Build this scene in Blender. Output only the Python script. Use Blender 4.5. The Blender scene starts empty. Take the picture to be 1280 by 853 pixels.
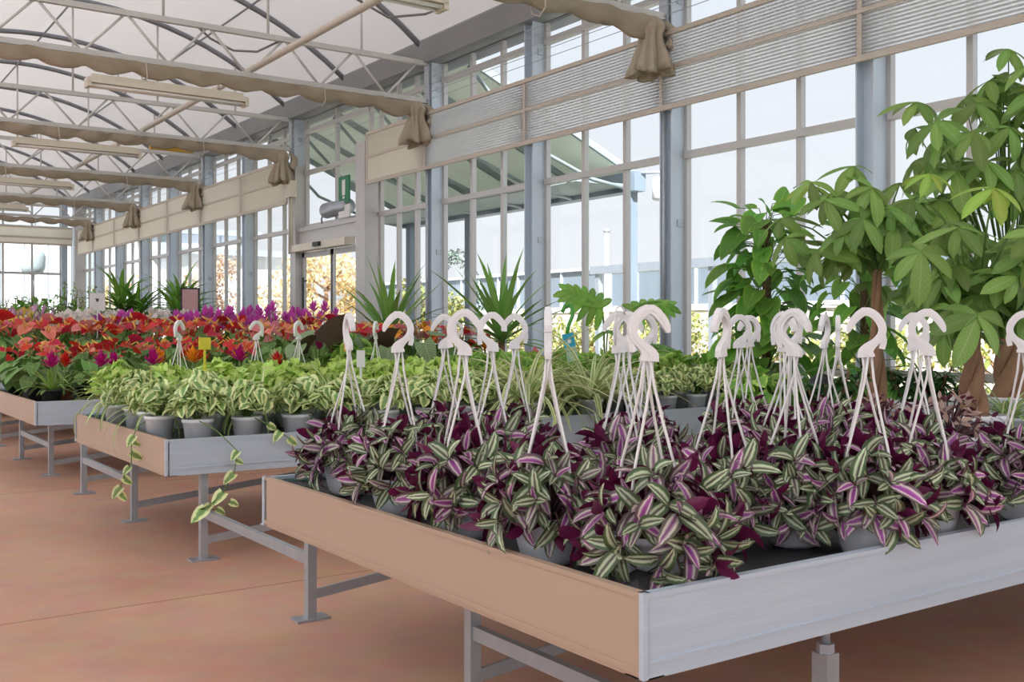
import bpy, math, random
from mathutils import Vector, Matrix, noise

S = bpy.context.scene
COL = S.collection
PI = math.pi
V = Vector

# ------------------------------------------------------------------ camera
cam_d = bpy.data.cameras.new('camera')
cam_d.sensor_fit = 'HORIZONTAL'
cam_d.sensor_width = 36.0
cam_d.lens = 36.56
cam_d.shift_y = -0.0121
cam_d.clip_start = 0.05
cam_d.clip_end = 400
cam = bpy.data.objects.new('camera', cam_d)
COL.objects.link(cam)
cam.location = (0, 0, 1.0)
cam.rotation_euler = (PI / 2, 0, -math.radians(34.93))
S.camera = cam

# ------------------------------------------------------------------ sky, sun, exposure
SKY_STRENGTH = 0.58
SUN_STRENGTH = 7.5
EXPOSURE = 0.8
ROOF_TRANSMIT = 0.18
AISLE_FILL_TRANSMIT = 0.40  # set above the visible bay so the unseen roof gives fill light
w = bpy.data.worlds.new('sky')
S.world = w
w.use_nodes = True
wn, wl = w.node_tree.nodes, w.node_tree.links
wn.clear()
tc = wn.new('ShaderNodeTexCoord')
sp = wn.new('ShaderNodeSeparateXYZ')
cr = wn.new('ShaderNodeValToRGB')
cr.color_ramp.elements[0].position = 0.0
cr.color_ramp.elements[0].color = (0.90, 0.93, 0.96, 1)
cr.color_ramp.elements[1].position = 0.9
cr.color_ramp.elements[1].color = (0.66, 0.79, 0.99, 1)
e = cr.color_ramp.elements.new(0.28)
e.color = (0.84, 0.90, 0.99, 1)
bg = wn.new('ShaderNodeBackground')
bg.inputs['Strength'].default_value = SKY_STRENGTH
wo = wn.new('ShaderNodeOutputWorld')
wl.new(tc.outputs['Generated'], sp.inputs[0])
wl.new(sp.outputs['Z'], cr.inputs[0])
wl.new(cr.outputs[0], bg.inputs['Color'])
wl.new(bg.outputs[0], wo.inputs['Surface'])

sun_d = bpy.data.lights.new('sun', 'SUN')
sun_d.energy = SUN_STRENGTH
sun_d.angle = math.radians(3)
sun_d.color = (0.98, 0.98, 1.0)
sun = bpy.data.objects.new('sun', sun_d)
COL.objects.link(sun)
sun.location = (-10, -10, 20)
# shines from behind the camera and from the aisle side, high up
sun.rotation_euler = V((0.75, 0.95, -1.0)).to_track_quat('-Z', 'Y').to_euler()

S.view_settings.view_transform = 'Standard'
S.view_settings.look = 'None'
S.view_settings.gamma = 1.0
S.view_settings.use_curve_mapping = False
S.view_settings.exposure = EXPOSURE
S.cycles.use_denoising = True
S.cycles.transparent_max_bounces = 24
S.cycles.max_bounces = 10
S.cycles.diffuse_bounces = 7

# ------------------------------------------------------------------ materials
def nt(name):
    m = bpy.data.materials.new(name)
    m.use_nodes = True
    n, l = m.node_tree.nodes, m.node_tree.links
    n.clear()
    out = n.new('ShaderNodeOutputMaterial')
    return m, n, l, out

def c4(c):
    return (c[0], c[1], c[2], 1)

def srgb(r, g, b):
    f = lambda x: (x / 255 / 12.92) if x / 255 <= 0.04045 else ((x / 255 + 0.055) / 1.055) ** 2.4
    return (f(r), f(g), f(b))

def pmat(name, c1, c2=None, scale=8.0, rough=0.5, metal=0.0, bump=0.0, spec=0.5, stretch=(1, 1, 1), bscale=None):
    """Principled material with a noise mix of two close colours and optional fine relief."""
    m, n, l, out = nt(name)
    c2 = c2 or tuple(x * 0.85 for x in c1)
    b = n.new('ShaderNodeBsdfPrincipled')
    b.inputs['Roughness'].default_value = rough
    b.inputs['Metallic'].default_value = metal
    b.inputs['Specular IOR Level'].default_value = spec
    t = n.new('ShaderNodeTexCoord')
    mp = n.new('ShaderNodeMapping')
    mp.inputs['Scale'].default_value = stretch
    no = n.new('ShaderNodeTexNoise')
    no.inputs['Scale'].default_value = scale
    no.inputs['Detail'].default_value = 4
    mx = n.new('ShaderNodeMix')
    mx.data_type = 'RGBA'
    mx.inputs[6].default_value = c4(c1)
    mx.inputs[7].default_value = c4(c2)
    l.new(t.outputs['Object'], mp.inputs[0])
    l.new(mp.outputs[0], no.inputs['Vector'])
    l.new(no.outputs['Fac'], mx.inputs[0])
    l.new(mx.outputs[2], b.inputs['Base Color'])
    if bump:
        bu = n.new('ShaderNodeBump')
        bu.inputs['Strength'].default_value = bump
        bu.inputs['Distance'].default_value = 0.01
        if bscale:
            no2 = n.new('ShaderNodeTexNoise')
            no2.inputs['Scale'].default_value = bscale
            l.new(mp.outputs[0], no2.inputs['Vector'])
            l.new(no2.outputs['Fac'], bu.inputs['Height'])
        else:
            l.new(no.outputs['Fac'], bu.inputs['Height'])
        l.new(bu.outputs[0], b.inputs['Normal'])
    l.new(b.outputs[0], out.inputs[0])
    return m

def leafmat(name, stops, back=None, trans=0.3, var=0.25, noisy=0.0, nscale=(3, 9), alt=None, alt_cut=0.7, rough=0.45, veins=0.0, spec=0.4):
    """Leaf colour by distance from the midrib (UV), with per-leaf variation; back = colour of the underside."""
    m, n, l, out = nt(name)
    uv = n.new('ShaderNodeUVMap')
    sx = n.new('ShaderNodeSeparateXYZ')
    l.new(uv.outputs[0], sx.inputs[0])
    def math_(op, a, b=None, clamp=False):
        q = n.new('ShaderNodeMath')
        q.operation = op
        q.use_clamp = clamp
        for i, x in enumerate((a, b)):
            if x is None:
                continue
            if isinstance(x, (int, float)):
                q.inputs[i].default_value = x
            else:
                l.new(x, q.inputs[i])
        return q.outputs[0]
    d = math_('MULTIPLY', math_('ABSOLUTE', math_('SUBTRACT', sx.outputs[0], 0.5)), 2.0)
    oi = n.new('ShaderNodeObjectInfo')
    ge = n.new('ShaderNodeNewGeometry')
    rnd = math_('FRACT', math_('ADD', oi.outputs['Random'], ge.outputs['Random Per Island']))
    if noisy:
        mp = n.new('ShaderNodeMapping')
        mp.inputs['Scale'].default_value = (nscale[0], nscale[1], 1)
        cb = n.new('ShaderNodeCombineXYZ')
        l.new(math_('MULTIPLY', rnd, 37.0), cb.inputs[2])
        ad = n.new('ShaderNodeVectorMath')
        l.new(uv.outputs[0], ad.inputs[0])
        l.new(cb.outputs[0], ad.inputs[1])
        l.new(ad.outputs[0], mp.inputs[0])
        no = n.new('ShaderNodeTexNoise')
        no.inputs['Scale'].default_value = 1.0
        no.inputs['Detail'].default_value = 2
        l.new(mp.outputs[0], no.inputs['Vector'])
        d = math_('ADD', d, math_('MULTIPLY', math_('SUBTRACT', no.outputs['Fac'], 0.5), noisy), True)
    def ramp(st):
        r = n.new('ShaderNodeValToRGB')
        el = r.color_ramp.elements
        el[0].position, el[0].color = st[0][0], c4(st[0][1])
        el[1].position, el[1].color = st[-1][0], c4(st[-1][1])
        for p, c in st[1:-1]:
            q = el.new(p)
            q.color = c4(c)
        l.new(d, r.inputs[0])
        return r.outputs[0]
    col = ramp(stops)
    def mix(f, a, b):
        x = n.new('ShaderNodeMix')
        x.data_type = 'RGBA'
        if isinstance(f, (int, float)):
            x.inputs[0].default_value = f
        else:
            l.new(f, x.inputs[0])
        for i, s in ((6, a), (7, b)):
            if isinstance(s, tuple):
                x.inputs[i].default_value = c4(s)
            else:
                l.new(s, x.inputs[i])
        return x.outputs[2]
    if alt:
        rr = n.new('ShaderNodeMapRange')
        rr.inputs[1].default_value = alt_cut - 0.12
        rr.inputs[2].default_value = alt_cut + 0.12
        l.new(rnd, rr.inputs[0])
        col = mix(rr.outputs[0], col, ramp(alt))
    if veins:
        wv = n.new('ShaderNodeTexWave')
        wv.wave_type = 'BANDS'
        wv.bands_direction = 'Y'
        wv.inputs['Scale'].default_value = 3.2
        cbv = n.new('ShaderNodeCombineXYZ')
        l.new(math_('SUBTRACT', sx.outputs[1], math_('MULTIPLY', d, 0.22)), cbv.inputs[1])
        l.new(cbv.outputs[0], wv.inputs['Vector'])
        vf = math_('MULTIPLY', math_('POWER', wv.outputs['Fac'], 6.0), veins)
        col = mix(vf, col, tuple(min(1, x * 1.6 + 0.03) for x in stops[0][1]))
    hs = n.new('ShaderNodeHueSaturation')
    l.new(col, hs.inputs['Color'])
    vv = math_('ADD', math_('MULTIPLY', math_('FRACT', math_('MULTIPLY', rnd, 7.31)), 2 * var), 1 - var)
    l.new(vv, hs.inputs['Value'])
    l.new(math_('ADD', math_('MULTIPLY', math_('FRACT', math_('MULTIPLY', rnd, 3.7)), 0.03), 0.485), hs.inputs['Hue'])
    col = hs.outputs[0]
    if back:
        col = mix(ge.outputs['Backfacing'], col, back)
    b = n.new('ShaderNodeBsdfPrincipled')
    b.inputs['Roughness'].default_value = rough
    b.inputs['Specular IOR Level'].default_value = spec
    l.new(col, b.inputs['Base Color'])
    if trans:
        tr = n.new('ShaderNodeBsdfTranslucent')
        l.new(col, tr.inputs['Color'])
        ms = n.new('ShaderNodeMixShader')
        ms.inputs[0].default_value = trans
        l.new(b.outputs[0], ms.inputs[1])
        l.new(tr.outputs[0], ms.inputs[2])
        l.new(ms.outputs[0], out.inputs[0])
    else:
        l.new(b.outputs[0], out.inputs[0])
    return m

M = {}
M['galv'] = pmat('galvanised_steel', (0.50, 0.54, 0.58), (0.40, 0.44, 0.49), 14, 0.45, 0.55, 0.05)
M['galv_leg'] = pmat('galvanised_leg', (0.50, 0.53, 0.56), (0.36, 0.40, 0.44), 22, 0.42, 0.6, 0.05)
M['pillar'] = pmat('painted_column_steel', (0.64, 0.72, 0.80), (0.57, 0.65, 0.74), 6, 0.5, 0.1)
M['alu_frame'] = pmat('window_aluminium', (0.60, 0.58, 0.56), (0.52, 0.51, 0.50), 10, 0.45, 0.25)
M['truss'] = pmat('truss_steel', (0.70, 0.69, 0.66), (0.60, 0.59, 0.57), 9, 0.5, 0.15)
M['arch'] = pmat('arch_steel', (0.30, 0.31, 0.34), (0.25, 0.26, 0.29), 9, 0.5, 0.3)
M['gutter'] = pmat('gutter_steel', (0.34, 0.35, 0.36), (0.28, 0.29, 0.30), 3, 0.55, 0.3)
M['alu_panel'] = pmat('bench_aluminium', (0.63, 0.73, 0.83), (0.47, 0.56, 0.65), 5, 0.40, 0.25, 0.06, 0.5, (0.35, 0.35, 6), 18)
M['alu_panel_warm'] = pmat('bench_aluminium_anodised', srgb(192, 166, 143), srgb(183, 157, 135), 3, 0.5, 0.1, 0.02, 0.5, (0.4, 0.4, 5))  # same aluminium, with the terracotta floor's reflection painted into its base colour
M['liner'] = pmat('woven_black_liner', (0.030, 0.031, 0.034), (0.055, 0.055, 0.058), 60, 0.6, 0, 0.3)
M['green_edge'] = pmat('dark_green_liner_edge', (0.015, 0.09, 0.075), (0.02, 0.06, 0.055), 20, 0.5)
M['white_pot'] = pmat('white_pot_plastic', (0.90, 0.93, 0.96), (0.86, 0.89, 0.93), 6, 0.35)
M['terracotta_pot'] = pmat('brown_pot_plastic', (0.30, 0.10, 0.05), (0.24, 0.08, 0.04), 6, 0.5)
M['black_pot'] = pmat('black_pot_plastic', (0.03, 0.03, 0.032), (0.045, 0.045, 0.045), 6, 0.5)
M['soil'] = pmat('potting_soil', (0.035, 0.022, 0.015), (0.07, 0.045, 0.03), 60, 0.95, 0, 0.8)
M['hook'] = pmat('white_hanger_plastic', (0.84, 0.83, 0.82), (0.78, 0.77, 0.76), 30, 0.45)
M['wire'] = pmat('white_strap_plastic', (0.85, 0.83, 0.80), (0.78, 0.76, 0.74), 20, 0.45)
M['cloth'] = pmat('beige_shade_cloth', (0.50, 0.43, 0.33), (0.40, 0.34, 0.26), 7, 0.85, 0, 0.25, 0.2, (1, 1, 3))
M['beige'] = pmat('beige_hem_bar', (0.62, 0.55, 0.47), (0.55, 0.49, 0.42), 6, 0.6)
M['lamp_body'] = pmat('cream_lamp_housing', (0.76, 0.70, 0.58), (0.70, 0.64, 0.52), 5, 0.4)
M['tube_glass'] = pmat('lamp_tube_glass', (0.88, 0.86, 0.80), (0.85, 0.83, 0.78), 5, 0.25)
M['cream_pipe'] = pmat('cream_pipe', (0.68, 0.62, 0.53), (0.60, 0.55, 0.47), 4, 0.5)
M['cable'] = pmat('grey_cable', (0.28, 0.27, 0.26), (0.22, 0.21, 0.20), 9, 0.6)
M['wood_stem'] = pmat('brown_stem', (0.22, 0.12, 0.065), (0.42, 0.25, 0.15), 30, 0.8, 0, 0.6, 0.3, (1, 1, 0.2))
M['green_stem'] = pmat('green_stem', (0.16, 0.28, 0.06), (0.12, 0.22, 0.05), 10, 0.5)
M['purple_stem'] = pmat('purple_stem', (0.16, 0.05, 0.09), (0.10, 0.08, 0.04), 10, 0.5)
M['moss'] = pmat('moss_pole', (0.09, 0.05, 0.03), (0.16, 0.10, 0.05), 50, 0.95, 0, 1.0)
M['green_sign'] = pmat('green_sign', (0.02, 0.22, 0.10), (0.02, 0.20, 0.09), 4, 0.5)
M['white_paint'] = pmat('white_paint', (0.82, 0.82, 0.80), (0.78, 0.78, 0.77), 4, 0.5)
M['black_plastic'] = pmat('black_plastic', (0.025, 0.025, 0.028), (0.035, 0.035, 0.037), 9, 0.5)
M['yellow_tag'] = pmat('yellow_tag', (0.75, 0.68, 0.05), (0.70, 0.62, 0.05), 4, 0.5)
M['orange_tag'] = pmat('orange_tag', (0.80, 0.36, 0.03), (0.75, 0.33, 0.03), 4, 0.5)
M['blue_tag'] = pmat('blue_tag', (0.03, 0.42, 0.62), (0.03, 0.38, 0.58), 4, 0.4)
M['photo_tag'] = pmat('tag_plant_picture', (0.20, 0.42, 0.25), (0.60, 0.72, 0.60), 40, 0.4)
M['green_plastic'] = pmat('green_hook_plastic', (0.10, 0.42, 0.06), (0.08, 0.36, 0.05), 9, 0.4)
M['pink_card'] = pmat('pink_card', (0.62, 0.36, 0.36), (0.58, 0.33, 0.33), 4, 0.5)
M['yellow_flower'] = pmat('spadix_yellow', (0.85, 0.55, 0.08), (0.80, 0.45, 0.08), 20, 0.5)

LM = {}
sil = (0.68, 0.68, 0.48)
LM['inch'] = leafmat('inch_plant_leaf', [(0.0, (0.15, 0.10, 0.10)), (0.10, (0.11, 0.12, 0.07)), (0.22, (0.46, 0.53, 0.33)), (0.40, (0.62, 0.68, 0.47)),
                     (0.50, (0.44, 0.52, 0.32)), (0.60, (0.09, 0.15, 0.055)), (0.90, (0.07, 0.11, 0.045)), (1.0, (0.16, 0.18, 0.10))],
                     back=(0.14, 0.009, 0.06), trans=0.16, var=0.28,
                     alt=[(0.0, (0.30, 0.05, 0.26)), (0.28, (0.38, 0.10, 0.34)), (0.40, (0.62, 0.50, 0.52)), (0.56, (0.66, 0.60, 0.50)),
                          (0.68, (0.17, 0.09, 0.13)), (1.0, (0.13, 0.09, 0.08))], alt_cut=0.63, rough=0.36, spec=0.5)
LM['inch_pale'] = leafmat('pale_pink_inch_leaf', [(0.0, (0.32, 0.18, 0.16)), (0.3, (0.55, 0.40, 0.32)), (0.6, (0.38, 0.22, 0.20)), (1.0, (0.56, 0.44, 0.34))],
                          back=(0.22, 0.06, 0.10), trans=0.2, var=0.25)
LM['njoy'] = leafmat('variegated_pothos_leaf', [(0.0, (0.20, 0.34, 0.11)), (0.40, (0.28, 0.44, 0.14)), (0.52, (0.76, 0.84, 0.38)), (1.0, (0.84, 0.90, 0.50))],
                     trans=0.25, var=0.22, noisy=0.9, nscale=(2.0, 2.5))
LM['lime'] = leafmat('lime_pothos_leaf', [(0.0, (0.62, 0.78, 0.26)), (0.5, (0.50, 0.70, 0.15)), (1.0, (0.58, 0.74, 0.20))], trans=0.3, var=0.25, noisy=0.5)
LM['golden'] = leafmat('golden_pothos_leaf', [(0.0, (0.16, 0.36, 0.05)), (0.55, (0.22, 0.46, 0.06)), (0.75, (0.50, 0.64, 0.14)), (1.0, (0.20, 0.44, 0.06))],
                       trans=0.3, var=0.3, noisy=0.8, nscale=(1.6, 2))
LM['spider'] = leafmat('spider_plant_leaf', [(0.0, (0.84, 0.86, 0.54)), (0.34, (0.76, 0.80, 0.44)), (0.5, (0.32, 0.52, 0.13)), (1.0, (0.36, 0.56, 0.15))], trans=0.25, var=0.2)
LM['spider_edge'] = leafmat('white_edged_spider_leaf', [(0.0, (0.34, 0.48, 0.16)), (0.4, (0.40, 0.54, 0.20)), (0.55, (0.82, 0.86, 0.50)), (1.0, (0.86, 0.88, 0.56))], trans=0.25, var=0.2)
LM['strap'] = leafmat('bromeliad_leaf', [(0.0, (0.17, 0.32, 0.06)), (1.0, (0.23, 0.38, 0.08))], trans=0.2, var=0.35)
LM['anth'] = leafmat('anthurium_leaf', [(0.0, (0.24, 0.40, 0.12)), (0.15, (0.13, 0.28, 0.06)), (1.0, (0.16, 0.32, 0.08))], trans=0.15, var=0.4, veins=0.3)
LM['big_dark'] = leafmat('dark_anthurium_leaf', [(0.0, (0.12, 0.22, 0.09)), (0.1, (0.06, 0.13, 0.05)), (1.0, (0.08, 0.16, 0.06))], back=(0.085, 0.055, 0.035), trans=0.05, var=0.2, veins=0.5)
LM['big_pale'] = leafmat('grey_green_leaf', [(0.0, (0.30, 0.38, 0.20)), (0.12, (0.17, 0.27, 0.12)), (1.0, (0.20, 0.30, 0.14))], trans=0.1, var=0.2, veins=0.4)
LM['pachira'] = leafmat('money_tree_leaf', [(0.0, (0.40, 0.52, 0.22)), (0.06, (0.25, 0.42, 0.10)), (1.0, (0.21, 0.38, 0.075))], back=(0.32, 0.46, 0.16), trans=0.36, var=0.35, veins=0.1, rough=0.42)
LM['pachira_young'] = leafmat('young_money_tree_leaf', [(0.0, (0.50, 0.68, 0.14)), (1.0, (0.34, 0.58, 0.08))], trans=0.4, var=0.15, veins=0.2)
LM['philo'] = leafmat('climbing_pothos_leaf', [(0.0, (0.32, 0.52, 0.10)), (0.1, (0.15, 0.38, 0.06)), (0.8, (0.18, 0.42, 0.06)), (1.0, (0.32, 0.54, 0.08))], trans=0.3, var=0.35, noisy=0.4)
LM['monstera'] = leafmat('monstera_leaf', [(0.0, (0.28, 0.50, 0.09)), (1.0, (0.18, 0.42, 0.055))], trans=0.3, var=0.3)
LM['yucca'] = leafmat('yucca_leaf', [(0.0, (0.24, 0.42, 0.10)), (1.0, (0.17, 0.36, 0.07))], trans=0.25, var=0.3)
LM['dracaena'] = leafmat('dracaena_leaf', [(0.0, (0.24, 0.44, 0.07)), (1.0, (0.15, 0.34, 0.05))], trans=0.25, var=0.35)
LM['dark_red'] = leafmat('bronze_cordyline_leaf', [(0.0, (0.10, 0.045, 0.03)), (1.0, (0.06, 0.05, 0.03))], trans=0.15, var=0.4)
LM['fern'] = leafmat('dark_fern_leaf', [(0.0, (0.06, 0.17, 0.04)), (1.0, (0.05, 0.14, 0.03))], trans=0.2, var=0.35)
LM['out_green'] = leafmat('outdoor_hedge_leaf', [(0.0, (0.30, 0.34, 0.10)), (1.0, (0.26, 0.32, 0.09))], trans=0.3, var=0.35, alt=[(0.0, (0.46, 0.40, 0.12)), (1.0, (0.42, 0.34, 0.10))], alt_cut=0.65)
LM['out_yellow'] = leafmat('autumn_yellow_leaf', [(0.0, (0.78, 0.62, 0.32)), (1.0, (0.72, 0.56, 0.27))], trans=0.3, var=0.25)
LM['out_orange'] = leafmat('autumn_orange_leaf', [(0.0, (0.70, 0.50, 0.34)), (1.0, (0.64, 0.44, 0.30))], trans=0.3, var=0.25)
LM['out_dark'] = leafmat('vine_leaf', [(0.0, (0.16, 0.22, 0.16)), (1.0, (0.13, 0.19, 0.14))], trans=0.2, var=0.3)

def petal(name, c, c2=None, trans=0.25):
    return leafmat(name, [(0.0, c2 or c), (1.0, c)], trans=trans, var=0.18, rough=0.4)
PM = {
    'red': petal('red_spathe', (0.74, 0.03, 0.035), (0.64, 0.02, 0.03)),
    'salmon': petal('salmon_spathe', (0.82, 0.24, 0.18), (0.78, 0.17, 0.13)),
    'pink': petal('pink_spathe', (0.82, 0.28, 0.30), (0.80, 0.22, 0.26)),
    'magenta': petal('magenta_bract', (0.55, 0.01, 0.20), (0.50, 0.01, 0.22)),
    'orange': petal('orange_bract', (0.88, 0.26, 0.01), (0.90, 0.36, 0.02)),
    'scarlet': petal('scarlet_bract', (0.68, 0.05, 0.015), (0.60, 0.03, 0.015)),
    'cream': petal('cream_bract', (0.78, 0.76, 0.46), (0.70, 0.72, 0.38)),
    'white': petal('white_petal', (0.88, 0.84, 0.80), (0.85, 0.74, 0.70)),
    'yellow': petal('yellow_petal', (0.85, 0.66, 0.14), (0.82, 0.62, 0.12)),
    'lilac': petal('lilac_petal', (0.72, 0.46, 0.62), (0.70, 0.36, 0.58)),
    'fuchsia': petal('fuchsia_petal', (0.76, 0.13, 0.60), (0.70, 0.09, 0.54)),
}

def glassmat():
    m, n, l, out = nt('window_glass')
    t = n.new('ShaderNodeBsdfTransparent')
    t.inputs[0].default_value = (0.985, 0.99, 0.99, 1)
    g = n.new('ShaderNodeBsdfGlossy')
    g.inputs['Roughness'].default_value = 0.02
    f = n.new('ShaderNodeFresnel')
    f.inputs[0].default_value = 1.3
    ge = n.new('ShaderNodeNewGeometry')
    inv = n.new('ShaderNodeMath')
    inv.operation = 'SUBTRACT'
    inv.inputs[0].default_value = 1.0
    l.new(ge.outputs['Backfacing'], inv.inputs[1])
    mu = n.new('ShaderNodeMath')
    mu.operation = 'MULTIPLY'
    l.new(f.outputs[0], mu.inputs[0])
    l.new(inv.outputs[0], mu.inputs[1])
    ms = n.new('ShaderNodeMixShader')
    l.new(mu.outputs[0], ms.inputs[0])
    l.new(t.outputs[0], ms.inputs[1])
    l.new(g.outputs[0], ms.inputs[2])
    l.new(ms.outputs[0], out.inputs[0])
    return m
M['glass'] = glassmat()

def filmmat(name, col, transmit):
    """Translucent greenhouse film: scatters part of the light to the other side, reflects the rest diffusely."""
    m, n, l, out = nt(name)
    t = n.new('ShaderNodeTexCoord')
    no = n.new('ShaderNodeTexNoise')
    no.inputs['Scale'].default_value = 0.7
    no.inputs['Detail'].default_value = 3
    mx = n.new('ShaderNodeMix')
    mx.data_type = 'RGBA'
    mx.inputs[6].default_value = c4(col)
    mx.inputs[7].default_value = c4(tuple(x * 0.93 for x in col))
    l.new(t.outputs['Object'], no.inputs['Vector'])
    l.new(no.outputs['Fac'], mx.inputs[0])
    d = n.new('ShaderNodeBsdfDiffuse')
    tr = n.new('ShaderNodeBsdfTranslucent')
    ms = n.new('ShaderNodeMixShader')
    ms.inputs[0].default_value = transmit
    l.new(mx.outputs[2], d.inputs[0])
    l.new(mx.outputs[2], tr.inputs[0])
    l.new(d.outputs[0], ms.inputs[1])
    l.new(tr.outputs[0], ms.inputs[2])
    l.new(ms.outputs[0], out.inputs[0])
    return m
M['film'] = filmmat('roof_film', (0.87, 0.835, 0.81), ROOF_TRANSMIT)
M['film_aisle'] = filmmat('aisle_roof_film', (0.85, 0.86, 0.88), AISLE_FILL_TRANSMIT)  # out-of-view roof film, clearer only to brighten the front plants
M['film_side'] = filmmat('side_wall_film', (0.92, 0.93, 0.95), 0.66)  # milky film added in unseen walls as soft fill, instead of glass
M['canopy_film'] = filmmat('canopy_panel', (0.74, 0.77, 0.68), 0.34)

def screenmat():
    """Ribbed translucent roller screen: fine horizontal ribs, light passes between them."""
    m, n, l, out = nt('ribbed_roller_screen')
    t = n.new('ShaderNodeTexCoord')
    wv = n.new('ShaderNodeTexWave')
    wv.wave_type = 'BANDS'
    wv.bands_direction = 'Z'
    wv.inputs['Scale'].default_value = 11.5
    rp = n.new('ShaderNodeValToRGB')
    rp.color_ramp.elements[0].position = 0.45
    rp.color_ramp.elements[0].color = (0.62, 0.61, 0.60, 1)
    rp.color_ramp.elements[1].position = 0.75
    rp.color_ramp.elements[1].color = (0.95, 0.95, 0.96, 1)
    l.new(t.outputs['Object'], wv.inputs['Vector'])
    l.new(wv.outputs['Fac'], rp.inputs[0])
    d = n.new('ShaderNodeBsdfDiffuse')
    tr = n.new('ShaderNodeBsdfTranslucent')
    tp = n.new('ShaderNodeBsdfTransparent')
    m1 = n.new('ShaderNodeMixShader')
    m1.inputs[0].default_value = 0.75
    m2 = n.new('ShaderNodeMixShader')
    mr = n.new('ShaderNodeMapRange')
    mr.inputs[1].default_value = 0.45
    mr.inputs[2].default_value = 0.8
    mr.inputs[3].default_value = 0.02
    mr.inputs[4].default_value = 0.45
    l.new(wv.outputs['Fac'], mr.inputs[0])
    l.new(mr.outputs[0], m2.inputs[0])
    l.new(rp.outputs[0], d.inputs[0])
    l.new(rp.outputs[0], tr.inputs[0])
    l.new(d.outputs[0], m1.inputs[1])
    l.new(tr.outputs[0], m1.inputs[2])
    l.new(m1.outputs[0], m2.inputs[1])
    l.new(tp.outputs[0], m2.inputs[2])
    l.new(m2.outputs[0], out.inputs[0])
    return m
M['screen'] = screenmat()
M['screen_plain'] = filmmat('beige_roller_screen', (0.93, 0.89, 0.81), 0.66)

def floormat():
    m, n, l, out = nt('terracotta_floor_coating')
    t = n.new('ShaderNodeTexCoord')
    a = n.new('ShaderNodeTexNoise')
    a.inputs['Scale'].default_value = 0.9
    a.inputs['Detail'].default_value = 6
    a.inputs['Distortion'].default_value = 0.6
    b = n.new('ShaderNodeTexNoise')
    b.inputs['Scale'].default_value = 7
    b.inputs['Detail'].default_value = 5
    r = n.new('ShaderNodeValToRGB')
    r.color_ramp.elements[0].position = 0.30
    r.color_ramp.elements[0].color = c4(srgb(188, 142, 118))
    r.color_ramp.elements[1].position = 0.72
    r.color_ramp.elements[1].color = c4(srgb(210, 166, 140))
    mx = n.new('ShaderNodeMix')
    mx.data_type = 'RGBA'
    mx.blend_type = 'OVERLAY'
    mx.inputs[0].default_value = 0.25
    p = n.new('ShaderNodeBsdfPrincipled')
    p.inputs['Specular IOR Level'].default_value = 0.35
    rr = n.new('ShaderNodeMapRange')
    rr.inputs[3].default_value = 0.38
    rr.inputs[4].default_value = 0.62
    l.new(t.outputs['Object'], a.inputs['Vector'])
    l.new(t.outputs['Object'], b.inputs['Vector'])
    l.new(a.outputs['Fac'], r.inputs[0])
    l.new(r.outputs[0], mx.inputs[6])
    l.new(b.outputs['Color'], mx.inputs[7])
    l.new(mx.outputs[2], p.inputs['Base Color'])
    l.new(b.outputs['Fac'], rr.inputs[0])
    l.new(rr.outputs[0], p.inputs['Roughness'])
    l.new(p.outputs[0], out.inputs[0])
    return m
M['floor'] = floormat()
M['joint'] = pmat('floor_joint', srgb(140, 88, 66), srgb(128, 80, 60), 20, 0.7)
M['canopy_post'] = pmat('canopy_post_grey', (0.22, 0.27, 0.32), (0.18, 0.23, 0.28), 4, 0.5)
M['concrete'] = pmat('concrete_kerb', (0.42, 0.41, 0.39), (0.34, 0.33, 0.31), 6, 0.8, 0, 0.2)
M['gravel'] = pmat('outside_ground', (0.52, 0.50, 0.44), (0.42, 0.42, 0.34), 2, 0.95)
M['shed_panel'] = pmat('grey_metal_cladding', (0.21, 0.25, 0.29), (0.18, 0.22, 0.26), 1.5, 0.5, 0.1)
M['shed_white'] = pmat('white_cladding', (0.72, 0.74, 0.76), (0.62, 0.66, 0.70), 0.6, 0.6)
M['shed_dark'] = pmat('grey_green_cladding', (0.34, 0.40, 0.40), (0.28, 0.34, 0.35), 0.8, 0.6)
M['roof_tile'] = pmat('red_roof_tile', (0.55, 0.26, 0.18), (0.46, 0.20, 0.14), 5, 0.8)
M['house_wall'] = pmat('pale_render', (0.68, 0.60, 0.52), (0.62, 0.55, 0.47), 2, 0.8)

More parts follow.
